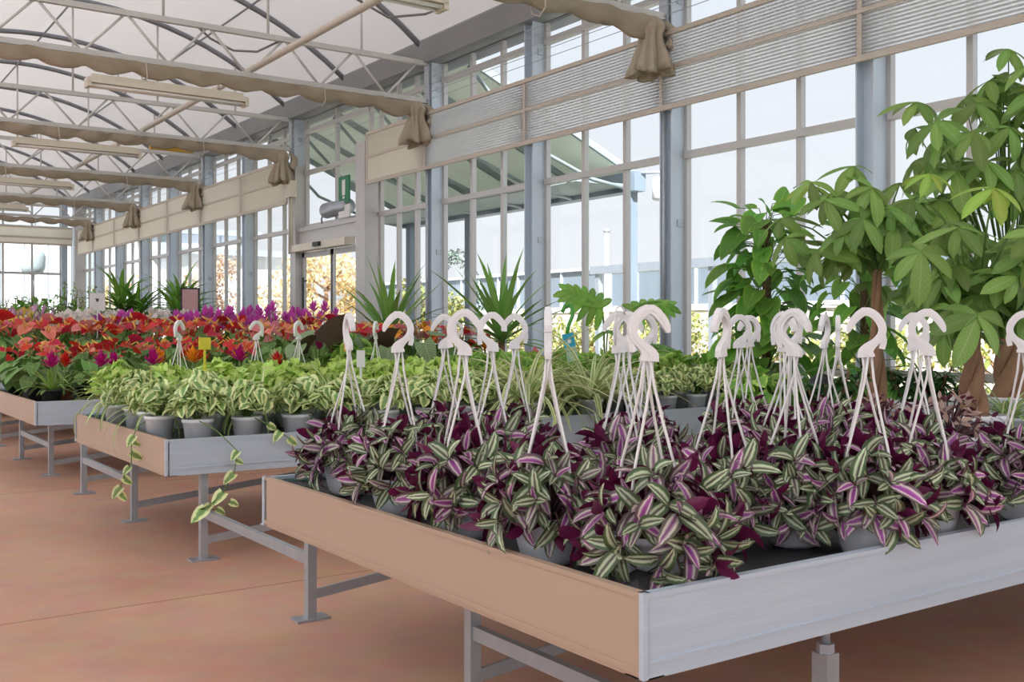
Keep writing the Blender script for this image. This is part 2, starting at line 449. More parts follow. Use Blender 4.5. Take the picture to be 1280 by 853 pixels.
# ------------------------------------------------------------------ mesh helpers
class MB:
    """Collects shapes with UVs and material slots and builds ONE mesh."""
    def __init__(self):
        self.v, self.f, self.uv, self.mi = [], [], [], []
    def face(self, idx, uvs=None, mi=0):
        self.f.append(idx)
        self.uv.append(uvs or [(0.5, 0.5)] * len(idx))
        self.mi.append(mi)
    def box(self, x0, y0, z0, x1, y1, z1, mi=0):
        b = len(self.v)
        self.v += [V((x, y, z)) for z in (z0, z1) for y in (y0, y1) for x in (x0, x1)]
        for q in ((0, 2, 3, 1), (4, 5, 7, 6), (0, 1, 5, 4), (2, 6, 7, 3), (0, 4, 6, 2), (1, 3, 7, 5)):
            self.face([b + i for i in q], None, mi)
        return self
    def bar(self, p, q, w, h=None, up=V((0, 0, 1)), mi=0):
        """Square bar from p to q."""
        p, q = V(p), V(q)
        h = h or w
        d = (q - p).normalized()
        s = d.cross(up)
        if s.length < 1e-4:
            s = d.cross(V((1, 0, 0)))
        s.normalize()
        u = s.cross(d).normalized()
        b = len(self.v)
        for c in (p, q):
            for a, bb in ((-1, -1), (1, -1), (1, 1), (-1, 1)):
                self.v.append(c + s * (a * w / 2) + u * (bb * h / 2))
        for k in range(4):
            k2 = (k + 1) % 4
            self.face([b + k, b + k2, b + 4 + k2, b + 4 + k], None, mi)
        self.face([b + 3, b + 2, b + 1, b], None, mi)
        self.face([b + 4, b + 5, b + 6, b + 7], None, mi)
        return self
    def tube(self, pts, r, n=6, mi=0, cap=True):
        pts = [V(p) for p in pts]
        rs = r if isinstance(r, (list, tuple)) else [r] * len(pts)
        b = len(self.v)
        prev = None
        for i, p in enumerate(pts):
            d = (pts[min(i + 1, len(pts) - 1)] - pts[max(i - 1, 0)]).normalized()
            if prev is None:
                s = d.orthogonal().normalized()
            else:
                s = (prev - d * prev.dot(d))
                s = s.normalized() if s.length > 1e-5 else d.orthogonal().normalized()
            prev = s
            t = d.cross(s)
            for k in range(n):
                a = 2 * PI * k / n
                self.v.append(p + (s * math.cos(a) + t * math.sin(a)) * rs[i])
        for i in range(len(pts) - 1):
            for k in range(n):
                k2 = (k + 1) % n
                a, c = b + i * n, b + (i + 1) * n
                self.face([a + k, a + k2, c + k2, c + k], None, mi)
        if cap:
            self.face([b + k for k in range(n)][::-1], None, mi)
            e = b + (len(pts) - 1) * n
            self.face([e + k for k in range(n)], None, mi)
        return self
    def lathe(self, prof, n=20, cx=0, cy=0, mi=0):
        b = len(self.v)
        for r, z in prof:
            for k in range(n):
                a = 2 * PI * k / n
                self.v.append(V((cx + r * math.cos(a), cy + r * math.sin(a), z)))
        for i in range(len(prof) - 1):
            for k in range(n):
                k2 = (k + 1) % n
                a, c = b + i * n, b + (i + 1) * n
                self.face([a + k, a + k2, c + k2, c + k], None, mi)
        if prof[0][0] > 1e-4:
            self.face([b + k for k in range(n)][::-1], None, mi)
        if prof[-1][0] > 1e-4:
            e = b + (len(prof) - 1) * n
            self.face([e + k for k in range(n)], None, mi)
        return self
    def add(self, geo, mat=None, mi=0):
        """geo = (verts, faces, uvs per face)"""
        b = len(self.v)
        vs, fs, us = geo
        self.v += [mat @ v for v in vs] if mat is not None else [v.copy() for v in vs]
        for f, u in zip(fs, us):
            self.face([b + i for i in f], u, mi)
        return self
    def mesh(self, name, mats, smooth=True):
        me = bpy.data.meshes.new(name)
        me.from_pydata([tuple(v) for v in self.v], [], self.f)
        uvl = me.uv_layers.new(name='UVMap')
        flat = [c for u in self.uv for p in u for c in p]
        uvl.data.foreach_set('uv', flat)
        for m in (mats if isinstance(mats, (list, tuple)) else [mats]):
            me.materials.append(m)
        if any(self.mi):
            me.polygons.foreach_set('material_index', self.mi)
        if smooth:
            me.polygons.foreach_set('use_smooth', [True] * len(me.polygons))
        me.update()
        return me

def prof_pow(a, b):
    vm = a / (a + b)
    mx = vm ** a * (1 - vm) ** b
    return lambda v: (max(v, 1e-4) ** a * max(1 - v, 1e-4) ** b) / mx

P_OVATE = prof_pow(0.55, 0.80)
P_NARROW = prof_pow(0.95, 0.75)
P_HEART = prof_pow(0.22, 0.75)
P_STRAP = prof_pow(0.12, 0.45)
P_SWORD = prof_pow(0.30, 0.80)

def leaf_geo(L, W, prof, seg=5, fold=0.25, droop=0.4, lobe=0.0, start=0.0, power=1.0):
    """A leaf from the origin along +Y, upper side +Z; u runs across, v along."""
    vs, fs, us = [], [], []
    y = z = 0.0
    for i in range(seg + 1):
        v = i / seg
        a = start + droop * v ** power
        if i:
            y += math.cos(a) * L / seg
            z -= math.sin(a) * L / seg
        hw = W / 2 * prof(0.04 + v * 0.955)
        dy = -lobe * L * math.exp(-5 * v)
        up = fold * hw
        nx, nz = math.sin(a), math.cos(a)
        vs += [V((-hw, y + dy + up * nx, z + up * nz)), V((0, y, z)), V((hw, y + dy + up * nx, z + up * nz))]
    for i in range(seg):
        a, b = 3 * i, 3 * i + 3
        v0, v1 = i / seg, (i + 1) / seg
        fs += [(a, a + 1, b + 1, b), (a + 1, a + 2, b + 2, b + 1)]
        us += [[(0, v0), (0.5, v0), (0.5, v1), (0, v1)], [(0.5, v0), (1, v0), (1, v1), (0.5, v1)]]
    return vs, fs, us

def frame(loc, d, n):
    """Matrix that puts a leaf's +Y along d and its upper side towards n."""
    d = d.normalized()
    n = n - d * n.dot(d)
    if n.length < 1e-4:
        n = d.orthogonal()
    n.normalize()
    x = d.cross(n)
    return Matrix(((x.x, d.x, n.x, loc.x), (x.y, d.y, n.y, loc.y), (x.z, d.z, n.z, loc.z), (0, 0, 0, 1)))

def obj(name, me, parent=None, mat=None, loc=None):
    o = bpy.data.objects.new(name, me)
    COL.objects.link(o)
    if parent is not None:
        o.parent = parent
    if mat is not None:
        o.matrix_basis = mat
    if loc is not None:
        o.location = loc
    return o

LABELS = {}
def tag(o, label, cat, group=None, kind=None):
    o['label'] = label
    o['category'] = cat
    if group:
        o['group'] = group
    if kind:
        o['kind'] = kind
    LABELS.setdefault(label, []).append(o.name)
    return o

def thing(name, label, cat, loc=(0, 0, 0), rz=0.0, group=None, scale=1.0, kind=None):
    o = bpy.data.objects.new(name, None)
    COL.objects.link(o)
    o.empty_display_size = 0.05
    o.location = loc
    o.rotation_euler = (0, 0, rz)
    o.scale = (scale,) * 3
    tag(o, label, cat, group, kind)
    return o

def part(name, mb, mats, parent, smooth=False, kind=None, mat=None):
    o = obj(name, mb.mesh(name, mats, smooth), parent, mat)
    if kind:
        o['kind'] = kind
    return o

def struct(name, label, cat, mb=None, mats=None, smooth=False):
    o = obj(name, mb.mesh(name, mats, smooth) if mb else None)
    return tag(o, label, cat, None, 'structure')

ORD = ['first', 'second', 'third', 'fourth', 'fifth', 'sixth', 'seventh', 'eighth', 'ninth', 'tenth', 'eleventh', 'twelfth',
       'thirteenth', 'fourteenth', 'fifteenth', 'sixteenth', 'seventeenth', 'eighteenth', 'nineteenth', 'twentieth']
# ------------------------------------------------------------------ setting: floor, walls, roof
WX = 6.34            # glass plane of the window wall
POSTS = [-5.46 + 2 * k for k in range(18)]           # ... 2.54, 4.54, 6.54 ... 28.54
FAR_Y = 28.54
BACK_Y = -5.46
LEFT_X = -6.46

fl = MB().box(LEFT_X, BACK_Y, -0.12, WX + 0.1, FAR_Y + 0.1, 0.0)
floor = struct('floor', 'smooth terracotta coloured coated floor of the greenhouse', 'floor', fl, M['floor'])
for y in (0.9, 3.86, 6.9, 11.9, 16.9, 21.9):
    part('expansion_joint', MB().box(LEFT_X, y, -0.002, WX, y + 0.003, 0.0006), M['joint'], floor)
gr = MB().box(-60, -60, -0.5, 120, 140, -0.13)
struct('ground_outside', 'pale gravel and grass ground outside the greenhouse', 'ground', gr, M['gravel'])

def pillar_mb(h=4.32, along='y'):
    m = MB()
    a, t = 0.075, 0.012
    m.box(-0.11, -a, 0, 0.08, -a + t, h)
    m.box(-0.11, a - t, 0, 0.08, a, h)
    m.box(-0.035, -a + t, 0, -0.023, a - t, h)
    m.box(-0.13, -0.11, 0, 0.12, 0.11, 0.012)
    return m
PILLAR = pillar_mb().mesh('pillar', M['pillar'], False)
PLATE = MB().box(-0.006, -0.03, -0.03, 0.006, 0.03, 0.03).lathe([(0.012, 0.0), (0.012, 0.001)], 6).mesh('bolt_plate', M['galv'], False)

wall_r = struct('wall_right', 'long glazed window wall with blue-grey steel columns on a low kerb', 'wall',
                MB().box(WX - 0.08, BACK_Y, 0, WX + 0.10, 12.05, 0.30).box(WX - 0.08, 14.6, 0, WX + 0.10, FAR_Y, 0.30), M['concrete'])
for y in POSTS:
    if abs(y - 12.54) < 0.1:
        continue
    p = obj('pillar', PILLAR, wall_r, None, (WX - 0.06, y, 0))
    for z in (3.80, 1.9):
        obj('bolt_plate', PLATE, p, Matrix.Translation((-0.02, -0.081, z)) @ Matrix.Rotation(PI / 2, 4, 'Z'))
wall_l = struct('wall_left', 'glazed wall on the far side of the aisle', 'wall', MB().box(LEFT_X - 0.1, BACK_Y, 0, LEFT_X + 0.08, FAR_Y, 0.30), M['concrete'])
for y in POSTS[::2]:
    obj('pillar', PILLAR, wall_l, None, (LEFT_X, y, 0))
wall_b = struct('wall_back', 'glazed end wall behind the first bench', 'wall', MB().box(LEFT_X, BACK_Y - 0.1, 0, WX, BACK_Y, 0.30), M['concrete'])
wall_f = struct('wall_far', 'glazed end wall at the far end of the aisle', 'wall', MB().box(LEFT_X, FAR_Y, 0, WX, FAR_Y + 0.1, 0.30), M['concrete'])
for x in (-6.3, -3.2, -0.06, 3.0, 5.86):
    obj('pillar', PILLAR, wall_f, Matrix.Translation((x, FAR_Y, 0)) @ Matrix.Rotation(PI / 2, 4, 'Z'))
    obj('pillar', PILLAR, wall_b, Matrix.Translation((x, BACK_Y, 0)) @ Matrix.Rotation(PI / 2, 4, 'Z'))
part('corner_post', MB().box(WX - 0.26, FAR_Y - 0.24, 0, WX + 0.02, FAR_Y + 0.02, 4.3), M['alu_frame'], wall_f)

PANE = MB().box(0, 0, 0, 1, 1, 1).mesh('pane', M['glass'], False)
PANE_FILM = MB().box(0, 0, 0.0, 1, 1, 1).mesh('pane', M['film_side'], False)
BARU = MB().box(0, 0, 0, 1, 1, 1).mesh('frame_bar', M['alu_frame'], False)
def scaled(me, name, par, x0, y0, z0, x1, y1, z1):
    return obj(name, me, par, Matrix.Translation((x0, y0, z0)) @ Matrix.Diagonal((x1 - x0, y1 - y0, z1 - z0, 1)))
wcount = [0]
def window(label, c0, c1, zs, nc, at, axis='y', pane=None):
    """A framed window from c0 to c1 along axis, glass plane at `at`; zs = transom heights."""
    wcount[0] += 1
    o = thing('window_%d' % wcount[0], label, 'window', (0, 0, 0), kind='structure')
    def put(me, name, a0, b0, z0, a1, b1, z1):
        if axis == 'y':
            return scaled(me, name, o, b0, a0, z0, b1, a1, z1)
        return scaled(me, name, o, a0, b0, z0, a1, b1, z1)
    cs = [c0 + (c1 - c0) * i / nc for i in range(nc + 1)]
    for i, c in enumerate(cs):
        wd = 0.023 if 0 < i < nc else 0.018
        put(BARU, 'mullion', c - wd, at - 0.025, zs[0], c + wd, at + 0.03, zs[-1])
    for z in zs:
        put(BARU, 'transom', c0, at - 0.045, z - 0.030, c1, at + 0.02, z + 0.030)
    for i in range(nc):
        for j in range(len(zs) - 1):
            put(pane or PANE, 'pane', cs[i] + 0.02, at - 0.003, zs[j] + 0.02, cs[i + 1] - 0.02, at + 0.003, zs[j + 1] - 0.02)
    return o
ZS = [0.33, 0.68, 2.487, 3.30, 3.907, 4.13]
DOOR_BAY = (12.54, 14.54)
wn_ = 0
for y0, y1 in zip(POSTS[:-1], POSTS[1:]):
    if abs(y0 - DOOR_BAY[0]) < 0.1:
        continue
    wn_ += 1
    window('clear framed window bay, %s along the window wall from the back corner' % ORD[wn_ - 1], y0 + 0.09, 12.03 if abs(y1 - 12.54) < 0.1 else y1 - 0.09, ZS, 3, WX)
for k, y0 in enumerate(POSTS[:-1:2]):
    window('fill-light milky film window bay, %s along the aisle-side wall' % ORD[k], y0 + 0.09, min(y0 + 3.91, FAR_Y), [0.33, 2.487, 4.13], 5, LEFT_X, 'y', PANE_FILM)
for k, (x0, x1) in enumerate(((-6.2, -3.3), (-3.1, -0.16), (0.04, 2.9))):
    window('clear end-wall window, %s at the far end of the aisle' % ORD[k], x0, x1, [0.33, 2.4, 4.13], 4, FAR_Y, 'x')
window('clear end-wall window beside the far corner post', 3.1, 5.78, [0.33, 2.4, 3.2, 4.13], 4, FAR_Y, 'x')
for k, (x0, x1) in enumerate(((-6.2, -3.3), (-3.1, -0.16), (0.04, 2.9), (3.1, 5.78))):
    window('fill-light milky film end-wall window, %s behind the first bench' % ORD[k], x0, x1, [0.33, 2.4, 4.13], 4, BACK_Y, 'x', PANE_FILM)

# door bay
d = thing('door_1', 'glazed sliding exit door between two pale jamb posts', 'door', (WX, 12.54, 0), kind='structure')
part('jamb', MB().box(-0.24, -0.50, 0, -0.02, -0.24, 3.42), M['alu_frame'], d)
part('jamb', MB().box(-0.18, 1.86, 0, 0.0, 2.02, 3.42), M['alu_frame'], d)
part('header', MB().box(-0.12, -0.24, 2.24, 0.04, 1.86, 2.44).box(-0.15, -0.24, 2.42, 0.04, 1.86, 2.48), M['alu_frame'], d)
part('operator_box', MB().box(-0.26, 0.05, 2.12, -0.10, 1.86, 2.22), M['lamp_body'], d)
part('sensor', MB().box(-0.30, 0.80, 2.15, -0.26, 1.0, 2.21), M['black_plastic'], d)
for y0, y1 in ((-0.22, 0.84), (0.80, 1.84)):
    lf = part('door_leaf', MB().box(-0.08, y0, 0.02, -0.04, y0 + 0.07, 2.12).box(-0.08, y1 - 0.07, 0.02, -0.04, y1, 2.12)
              .box(-0.08, y0, 2.04, -0.04, y1, 2.12).box(-0.08, y0, 0.02, -0.04, y1, 0.16), M['alu_frame'], d)
    scaled(PANE, 'pane', lf, -0.063, y0 + 0.06, 0.15, -0.057, y1 - 0.06, 2.05)
part('handle', MB().bar((-0.12, 1.72, 0.7), (-0.12, 1.72, 1.75), 0.025).bar((-0.12, 1.72, 0.75), (-0.06, 1.72, 0.75), 0.02).bar((-0.12, 1.72, 1.7), (-0.06, 1.72, 1.7), 0.02), M['black_plastic'], d)
window('two-pane sash window above the exit door', 12.32, 14.38, [2.50, 3.30, 3.907, 4.13], 2, WX)
t = thing('exit_sign', 'green emergency exit sign with a white door mark above the door', 'sign', (WX - 0.16, 12.80, 2.70))
part('plate', MB().box(-0.010, -0.16, 0.0, 0.010, 0.16, 0.36), M['green_sign'], t)
part('pictogram', MB().box(-0.014, -0.045, 0.10, -0.010, 0.045, 0.31).box(-0.014, -0.03, 0.055, -0.010, 0.03, 0.085), M['white_paint'], t)
part('lower_plate', MB().box(-0.012, -0.18, -0.20, 0.008, 0.16, -0.03), M['white_paint'], t)
part('bracket', MB().bar((0.01, 0, 0.3), (0.16, 0, 0.3), 0.02), M['galv'], t)
t = thing('flood_lamp', 'grey cylindrical flood lamp mounted above the exit door', 'lamp', (WX - 0.10, 13.20, 2.66))
part('lamp_head', MB().tube([(0, -0.42, 0), (0, 0.30, 0.0), (0, 0.36, 0)], [0.10, 0.11, 0.06], 14), M['galv'], t, True)
part('cable', MB().tube([(0, 0.34, 0.02), (0, 0.46, -0.1), (0.02, 0.44, -0.4), (0.05, 0.40, -0.62)], 0.012), M['cable'], t, True)
t = thing('junction_box', 'cream junction box with two conduits on the far door post', 'junction box', (WX - 0.25, 14.40, 3.05))
part('box_body', MB().box(-0.05, -0.10, -0.12, 0.05, 0.10, 0.12), M['lamp_body'], t)
part('conduit', MB().tube([(0, -0.04, -0.12), (0, -0.04, -0.95)], 0.018), M['cream_pipe'], t, True)
part('conduit', MB().tube([(0, 0.05, -0.12), (0, 0.05, -0.95)], 0.018), M['cream_pipe'], t, True)

# roof: arched film bays with steel arches, gutters
def arch_pt(s, x0, x1, z0=4.27, rise=1.07):
    """s in -1..1 across a bay: circular arch."""
    c, h = (x0 + x1) / 2, (x1 - x0) / 2
    Rr = (h * h + rise * rise) / (2 * rise)
    x = s * h
    return c + x, z0 + rise - (Rr - math.sqrt(Rr * Rr - x * x))
def roof_bay(name, label, x0, x1, film='film'):
    m = MB()
    ns = 24
    ys = [BACK_Y + i * (FAR_Y - BACK_Y) / 68 for i in range(69)]
    for j, y in enumerate(ys):
        for i in range(ns + 1):
            x, z = arch_pt(-1 + 2 * i / ns, x0, x1)
            sag = 0.03 * abs(math.sin(PI * (y - 0.54) / 2.0)) * (1 - abs(-1 + 2 * i / ns) ** 4)
            m.v.append(V((x, y, z + 0.03 + sag)))
    for j in range(len(ys) - 1):
        for i in range(ns):
            a = j * (ns + 1) + i
            m.face([a, a + 1, a + ns + 2, a + ns + 1])
    c = struct(name, label, 'ceiling', m, M[film], True)
    am = MB()
    am.tube([V((arch_pt(-1 + 2 * i / 20, x0, x1)[0], 0, arch_pt(-1 + 2 * i / 20, x0, x1)[1])) for i in range(21)], 0.036, 6)
    me = am.mesh('arch', M['arch'], True)
    for y in POSTS:
        obj('arch', me, c, None, (0, y, 0))
    for s in (-0.55, 0.0, 0.55):
        x, z = arch_pt(s, x0, x1)
        part('purlin', MB().tube([(x, BACK_Y, z - 0.02), (x, FAR_Y, z - 0.02)], 0.014, 5), M['arch'], c, True)
    return c
roof_bay('ceiling', 'arched translucent white film roof over the benches', 0.10, 6.10)
roof_bay('ceiling.001', 'arched film roof over the unseen aisle side, made clearer for fill light', -6.30, -0.22, 'film_aisle')
g = MB()
for pts in ([(6.02, 4.32), (6.10, 4.10), (6.55, 4.10), (6.55, 4.45), (6.50, 4.45), (6.50, 4.15), (6.14, 4.15), (6.05, 4.36)],):
    b = len(g.v)
    n = len(pts)
    for y in (BACK_Y - 0.1, FAR_Y + 0.1):
        g.v += [V((x, y, z)) for x, z in pts]
    for k in range(n):
        k2 = (k + 1) % n
        g.face([b + k, b + n + k, b + n + k2, b + k2])
struct('trim_1', 'dark grey steel gutter along the top of the window wall', 'gutter', g, M['gutter'])
g = MB().box(-0.26, BACK_Y, 4.16, 0.14, FAR_Y, 4.30)
struct('trim_2', 'grey steel gutter between the two arched roof bays', 'gutter', g, M['gutter'])
g = MB().box(LEFT_X - 0.1, BACK_Y, 4.14, LEFT_X + 0.2, FAR_Y, 4.32)
struct('trim_3', 'grey steel gutter over the aisle-side glass wall', 'gutter', g, M['gutter'])
# gables over the end walls: arched film
for nm, y, lb in (('wall_far_gable', FAR_Y + 0.02, 'far'), ('wall_back_gable', BACK_Y - 0.02, 'back')):
    m = MB()
    for x0, x1 in ((0.10, 6.10), (-6.30, -0.22)):
        for i in range(24):
            xa, za = arch_pt(-1 + i / 12, x0, x1)
            xb, zb = arch_pt(-1 + (i + 1) / 12, x0, x1)
            b = len(m.v)
            m.v += [V((xa, y, 4.13)), V((xb, y, 4.13)), V((xb, y, zb + 0.03)), V((xa, y, za + 0.03))]
            m.face([b, b + 1, b + 2, b + 3])
    struct(nm, 'arched film gable closing the %s end of the roof' % lb, 'wall', m, M['film'])

# inner row of columns under the middle gutter
for k, y in enumerate(POSTS[::2]):
    lab = 'slim blue-grey steel column under the middle gutter, %s from the back wall' % ORD[k]
    o = obj('pillar', PILLAR, None, None, (-0.06, y, 0))
    tag(o, lab, 'column', None, 'structure')

# ------------------------------------------------------------------ roof trusses, shade cloths, lights
TZ, BZ = 4.10, 3.66
TX0, TX1 = -0.02, 6.20
chord_t = MB().bar((TX0, 0, TZ), (TX1, 0, TZ), 0.055).mesh('top_chord', M['truss'], False)
chord_b = MB().bar((TX0, 0, BZ), (TX1, 0, BZ), 0.055).mesh('bottom_chord', M['truss'], False)
diag = []
x = -0.02 + 0.30
k = 0
while x + 0.40 < 6.2:
    a, b = ((x, TZ), (x + 0.41, BZ)) if k % 2 == 0 else ((x, BZ), (x + 0.41, TZ))
    diag.append(MB().tube([(a[0], 0, a[1]), (b[0], 0, b[1])], 0.014, 6).mesh('diagonal', M['truss'], True))
    x += 0.41
    k += 1
hang = []
for hx in (0.9, 2.0, 3.1, 4.2, 5.3):
    s = (hx - 3.1) / 3.0
    hang.append(MB().tube([(hx, 0, TZ), (hx, 0, arch_pt(s, 0.10, 6.10)[1])], 0.014, 6).mesh('hanger_post', M['truss'], True))
endp = MB().box(6.14, -0.05, 3.58, 6.19, 0.05, 4.16).mesh('end_plate', M['galv'], False)
TRUSS_Y = [2.54 + 4 * k for k in range(7)]
for k, y in enumerate(TRUSS_Y):
    t = thing('roof_truss', 'galvanised lattice roof truss, %s from the first bench, spanning the hall' % ORD[k], 'truss', (0, y, 0), group='lattice trusses under the film roof')
    obj('top_chord', chord_t, t)
    obj('bottom_chord', chord_b, t)
    obj('end_plate', endp, t)
    for me in diag:
        obj('diagonal', me, t)
    for me in hang:
        obj('hanger_post', me, t)

def cloth_mesh(seed):
    m = MB()
    rr = random.Random(seed)
    n, q = 150, 9
    for i in range(n + 1):
        x = 0.05 + (5.95 - 0.05) * i / n
        e = max(0.0, (x - 5.35) / 0.6)
        sag = 0.085 + 0.045 * abs(math.sin(PI * (x + seed * 0.13) / 0.44)) + 0.015 * noise.noise(V((x * 3, seed, 0)))
        wdt = 0.10 * (1 - 0.25 * e)
        for j in range(q):
            a = -1 + 2 * j / (q - 1)
            yy = a * wdt + 0.02 * noise.noise(V((x * 5, j * 0.8, seed)))
            yy += 0.014 * a * math.sin(PI * (x + seed * 0.13) / 0.22 + 2.2 * a)
            zz = BZ - 0.045 - sag * (1 + 0.6 * e) * (1 - a * a) + 0.012 * noise.noise(V((x * 9, j * 1.7, seed + 5))) + 0.007 * math.sin(6 * a + 14 * x)
            m.v.append(V((x, yy, zz)))
    for i in range(n):
        for j in range(q - 1):
            a = i * q + j
            m.face([a, a + q, a + q + 1, a + 1])
    return m
def bunch_mesh(seed):
    m = MB()
    rr = random.Random(seed + 50)
    rings = [(0.05, 3.63), (0.10, 3.58), (0.115, 3.53), (0.09, 3.47), (0.10, 3.40), (0.135, 3.30), (0.16, 3.20), (0.165, 3.14), (0.13, 3.15), (0.05, 3.22)]
    n = 80
    ph = rr.random() * 6
    for i, (r, z) in enumerate(rings):
        amp = 0.06 + 0.20 * min(1, i / 6)
        for k in range(n):
            a = 2 * PI * k / n
            p = 1 + amp * math.sin(9 * a + ph + 0.25 * i) * 0.8 + amp * 0.5 * math.sin(5 * a + 1.3 * ph) + amp * 0.35 * math.sin(17 * a - 0.4 * i)
            m.v.append(V((0.95 * r * p * math.cos(a), 1.15 * r * p * math.sin(a), z + 0.02 * math.sin(4 * a + ph) * (i > 4))))
    for i in range(len(rings) - 1):
        for k in range(n):
            k2 = (k + 1) % n
            m.face([i * n + k, i * n + k2, (i + 1) * n + k2, (i + 1) * n + k])
    return m
LAMPBODY = MB().box(0, -0.075, 0.02, 1.6, 0.075, 0.07).box(0.05, -0.045, 0.07, 1.55, 0.045, 0.11).mesh('housing', M['lamp_body'], False)
LAMPTUBE = MB().tube([(0.04, 0, 0), (1.56, 0, 0)], 0.016, 8).mesh('lamp_tube', M['tube_glass'], True)
LAMPCAP = MB().box(0, -0.075, -0.02, 0.035, 0.075, 0.03).mesh('end_cap', M['lamp_body'], False)
SUSP = MB().tube([(0, 0, 0.10), (0, 0, 0.30)], 0.005, 5).mesh('suspension_wire', M['galv'], True)
for k, y in enumerate(TRUSS_Y):
    t = thing('shade_cloth', 'folded beige shade cloth slung under the %s lattice truss from the first bench' % ORD[k], 'shade cloth', (0, y, 0), group='folded shade cloths under the trusses')
    part('cloth_swag', cloth_mesh(k), M['cloth'], t, True)
    part('gathered_end', bunch_mesh(k), M['cloth'], t, True, mat=Matrix.Translation((6.0, 0, 0)))
    part('loose_corner', MB().tube([(6.10, -0.06, 3.60), (6.17, -0.09, 3.52), (6.16, -0.10, 3.42), (6.12, -0.09, 3.36)], [0.02, 0.05, 0.055, 0.06], 8), M['cloth'], t, True)
    part('curtain_rail', MB().tube([(0.0, 0.075, BZ - 0.055), (6.1, 0.075, BZ - 0.055)], 0.013, 6), M['beige'], t, True)
    for hx in (1.2, 2.9, 4.8):
        part('cord_tie', MB().tube([(hx, 0.10, 3.60), (hx + 0.02, 0.08, 3.48), (hx + 0.03, 0, 3.44), (hx + 0.02, -0.09, 3.49), (hx, -0.11, 3.62)], 0.006, 5), M['cream_pipe'], t, True)
    t = thing('ceiling_light', 'cream twin-tube strip light hung under the %s truss from the first bench' % ORD[k], 'strip light', (2.37, y + 0.02, 3.35), group='strip lights under the trusses')
    obj('housing', LAMPBODY, t)
    for dy in (-0.04, 0.04):
        obj('lamp_tube', LAMPTUBE, t, None, (0, dy, 0))
    obj('end_cap', LAMPCAP, t)
    obj('end_cap', LAMPCAP, t, None, (1.565, 0, 0))
    obj('suspension_wire', SUSP, t, None, (0.3, 0, 0))
    obj('suspension_wire', SUSP, t, None, (1.3, 0, 0))
    o = obj('drop_pipe', MB().tube([(6.17, y + 0.02, 0.0), (6.17, y + 0.02, 3.62)], 0.017, 8).mesh('drop_pipe', M['galv'], True))
    tag(o, 'thin grey drop pipe beside the column at the %s truss from the first bench' % ORD[k], 'pipe', 'drop pipes along the window wall')
o = obj('ceiling_pipe', MB().tube([(4.02, BACK_Y, 3.73), (4.02, FAR_Y, 3.73)], 0.035, 8).mesh('ceiling_pipe', M['cream_pipe'], True))
tag(o, 'long cream pipe resting on the lower chords of all trusses', 'pipe')
o = obj('valve_box', MB().box(4.15, 14.70, 3.50, 4.75, 14.78, 3.56).tube([(4.3, 14.74, 3.56), (4.3, 14.6, 3.64)], 0.01).mesh('valve_box', M['yellow_flower'], False))
tag(o, 'short amber rail hung behind the fourth lattice truss', 'rail')
o = obj('hanging_cable', MB().tube([(4.25, 8.55, 4.6), (4.1, 8.55, 4.30), (4.25, 8.6, 4.02), (4.6, 8.6, 3.90), (5.0, 8.6, 4.0), (5.2, 8.6, 4.1), (5.0, 8.55, 4.3)], 0.012, 6).mesh('hanging_cable', M['cable'], True))
tag(o, 'grey looped cable hanging under the film between the first visible trusses', 'cable')
o = obj('hanging_cable', MB().tube([(3.45, 10.575, 4.10), (3.6, 10.60, 4.0), (3.85, 10.62, 3.92), (4.1, 10.60, 3.94), (4.35, 10.575, 4.09)], 0.012, 6).mesh('hanging_cable', M['cable'], True))
tag(o, 'grey sagging cable by the cream ceiling pipe behind the third truss', 'cable')
for k, z in enumerate((3.66, 3.74, 3.82, 3.90, 3.98)):
    o = obj('tension_wire', MB().tube([(6.12 - 0.008 * k, BACK_Y + 0.1, z), (6.12 - 0.008 * k, FAR_Y - 0.3, z)], 0.0035, 4).mesh('tension_wire', M['galv'], True))
    tag(o, 'thin steel wire strung along the top windows, %s from the lowest' % ORD[k], 'wire', 'wires along the clerestory')

# roller screens along the window wall (x = 6.12)
def screen(label, y0, y1, seams, mats, x=6.12, zs=(2.875, 3.205, 3.50)):
    t = thing('roller_screen', label, 'roller screen', (x, (y0 + y1) / 2, zs[0]))
    yc = (y0 + y1) / 2
    segs = [y0] + [s for s in seams if y0 < s < y1] + [y1]
    for i in range(len(segs) - 1):
        for za, zb in ((zs[0], zs[1]), (zs[1], zs[2])):
            part('screen_panel', MB().box(-0.004, segs[i] - yc, za - zs[0], 0.004, segs[i + 1] - yc, zb - zs[0]), mats(segs[i]), t)
    for z, hh in ((zs[0], 0.022), (zs[1], 0.016), (zs[2], 0.020)):
        part('hem_bar', MB().box(-0.016, y0 - yc, z - hh - zs[0], 0.016, y1 - yc, z + hh - zs[0]), M['beige'], t)
    for s in segs:
        part('seam', MB().box(-0.010, s - yc - 0.02, 0, 0.010, s - yc + 0.02, zs[2] - zs[0]), M['beige'], t)
    return t
screen('long ribbed white roller screen half lowered over the windows beside the door', BACK_Y + 0.3, 12.02, POSTS, lambda y: M['screen'] if y < 10 else M['screen_plain'])
screen('plain beige roller screen half lowered along the windows beyond the door', 14.62, FAR_Y - 0.4, POSTS, lambda y: M['screen_plain'])
t = thing('roller_screen', 'beige roller screen across the far end wall', 'roller screen', (0, FAR_Y - 0.30, 3.13))
for x0, x1 in ((-6.2, -3.2), (-3.1, 0.0), (0.1, 3.1), (3.2, 6.0)):
    part('screen_panel', MB().box(x0, -0.004, 0.0, x1, 0.004, 0.42), M['screen_plain'], t)
for z in (0.0, 0.16, 0.42):
    part('hem_bar', MB().box(-6.2, -0.02, z - 0.022, 6.0, 0.02, z + 0.022), M['beige'], t)

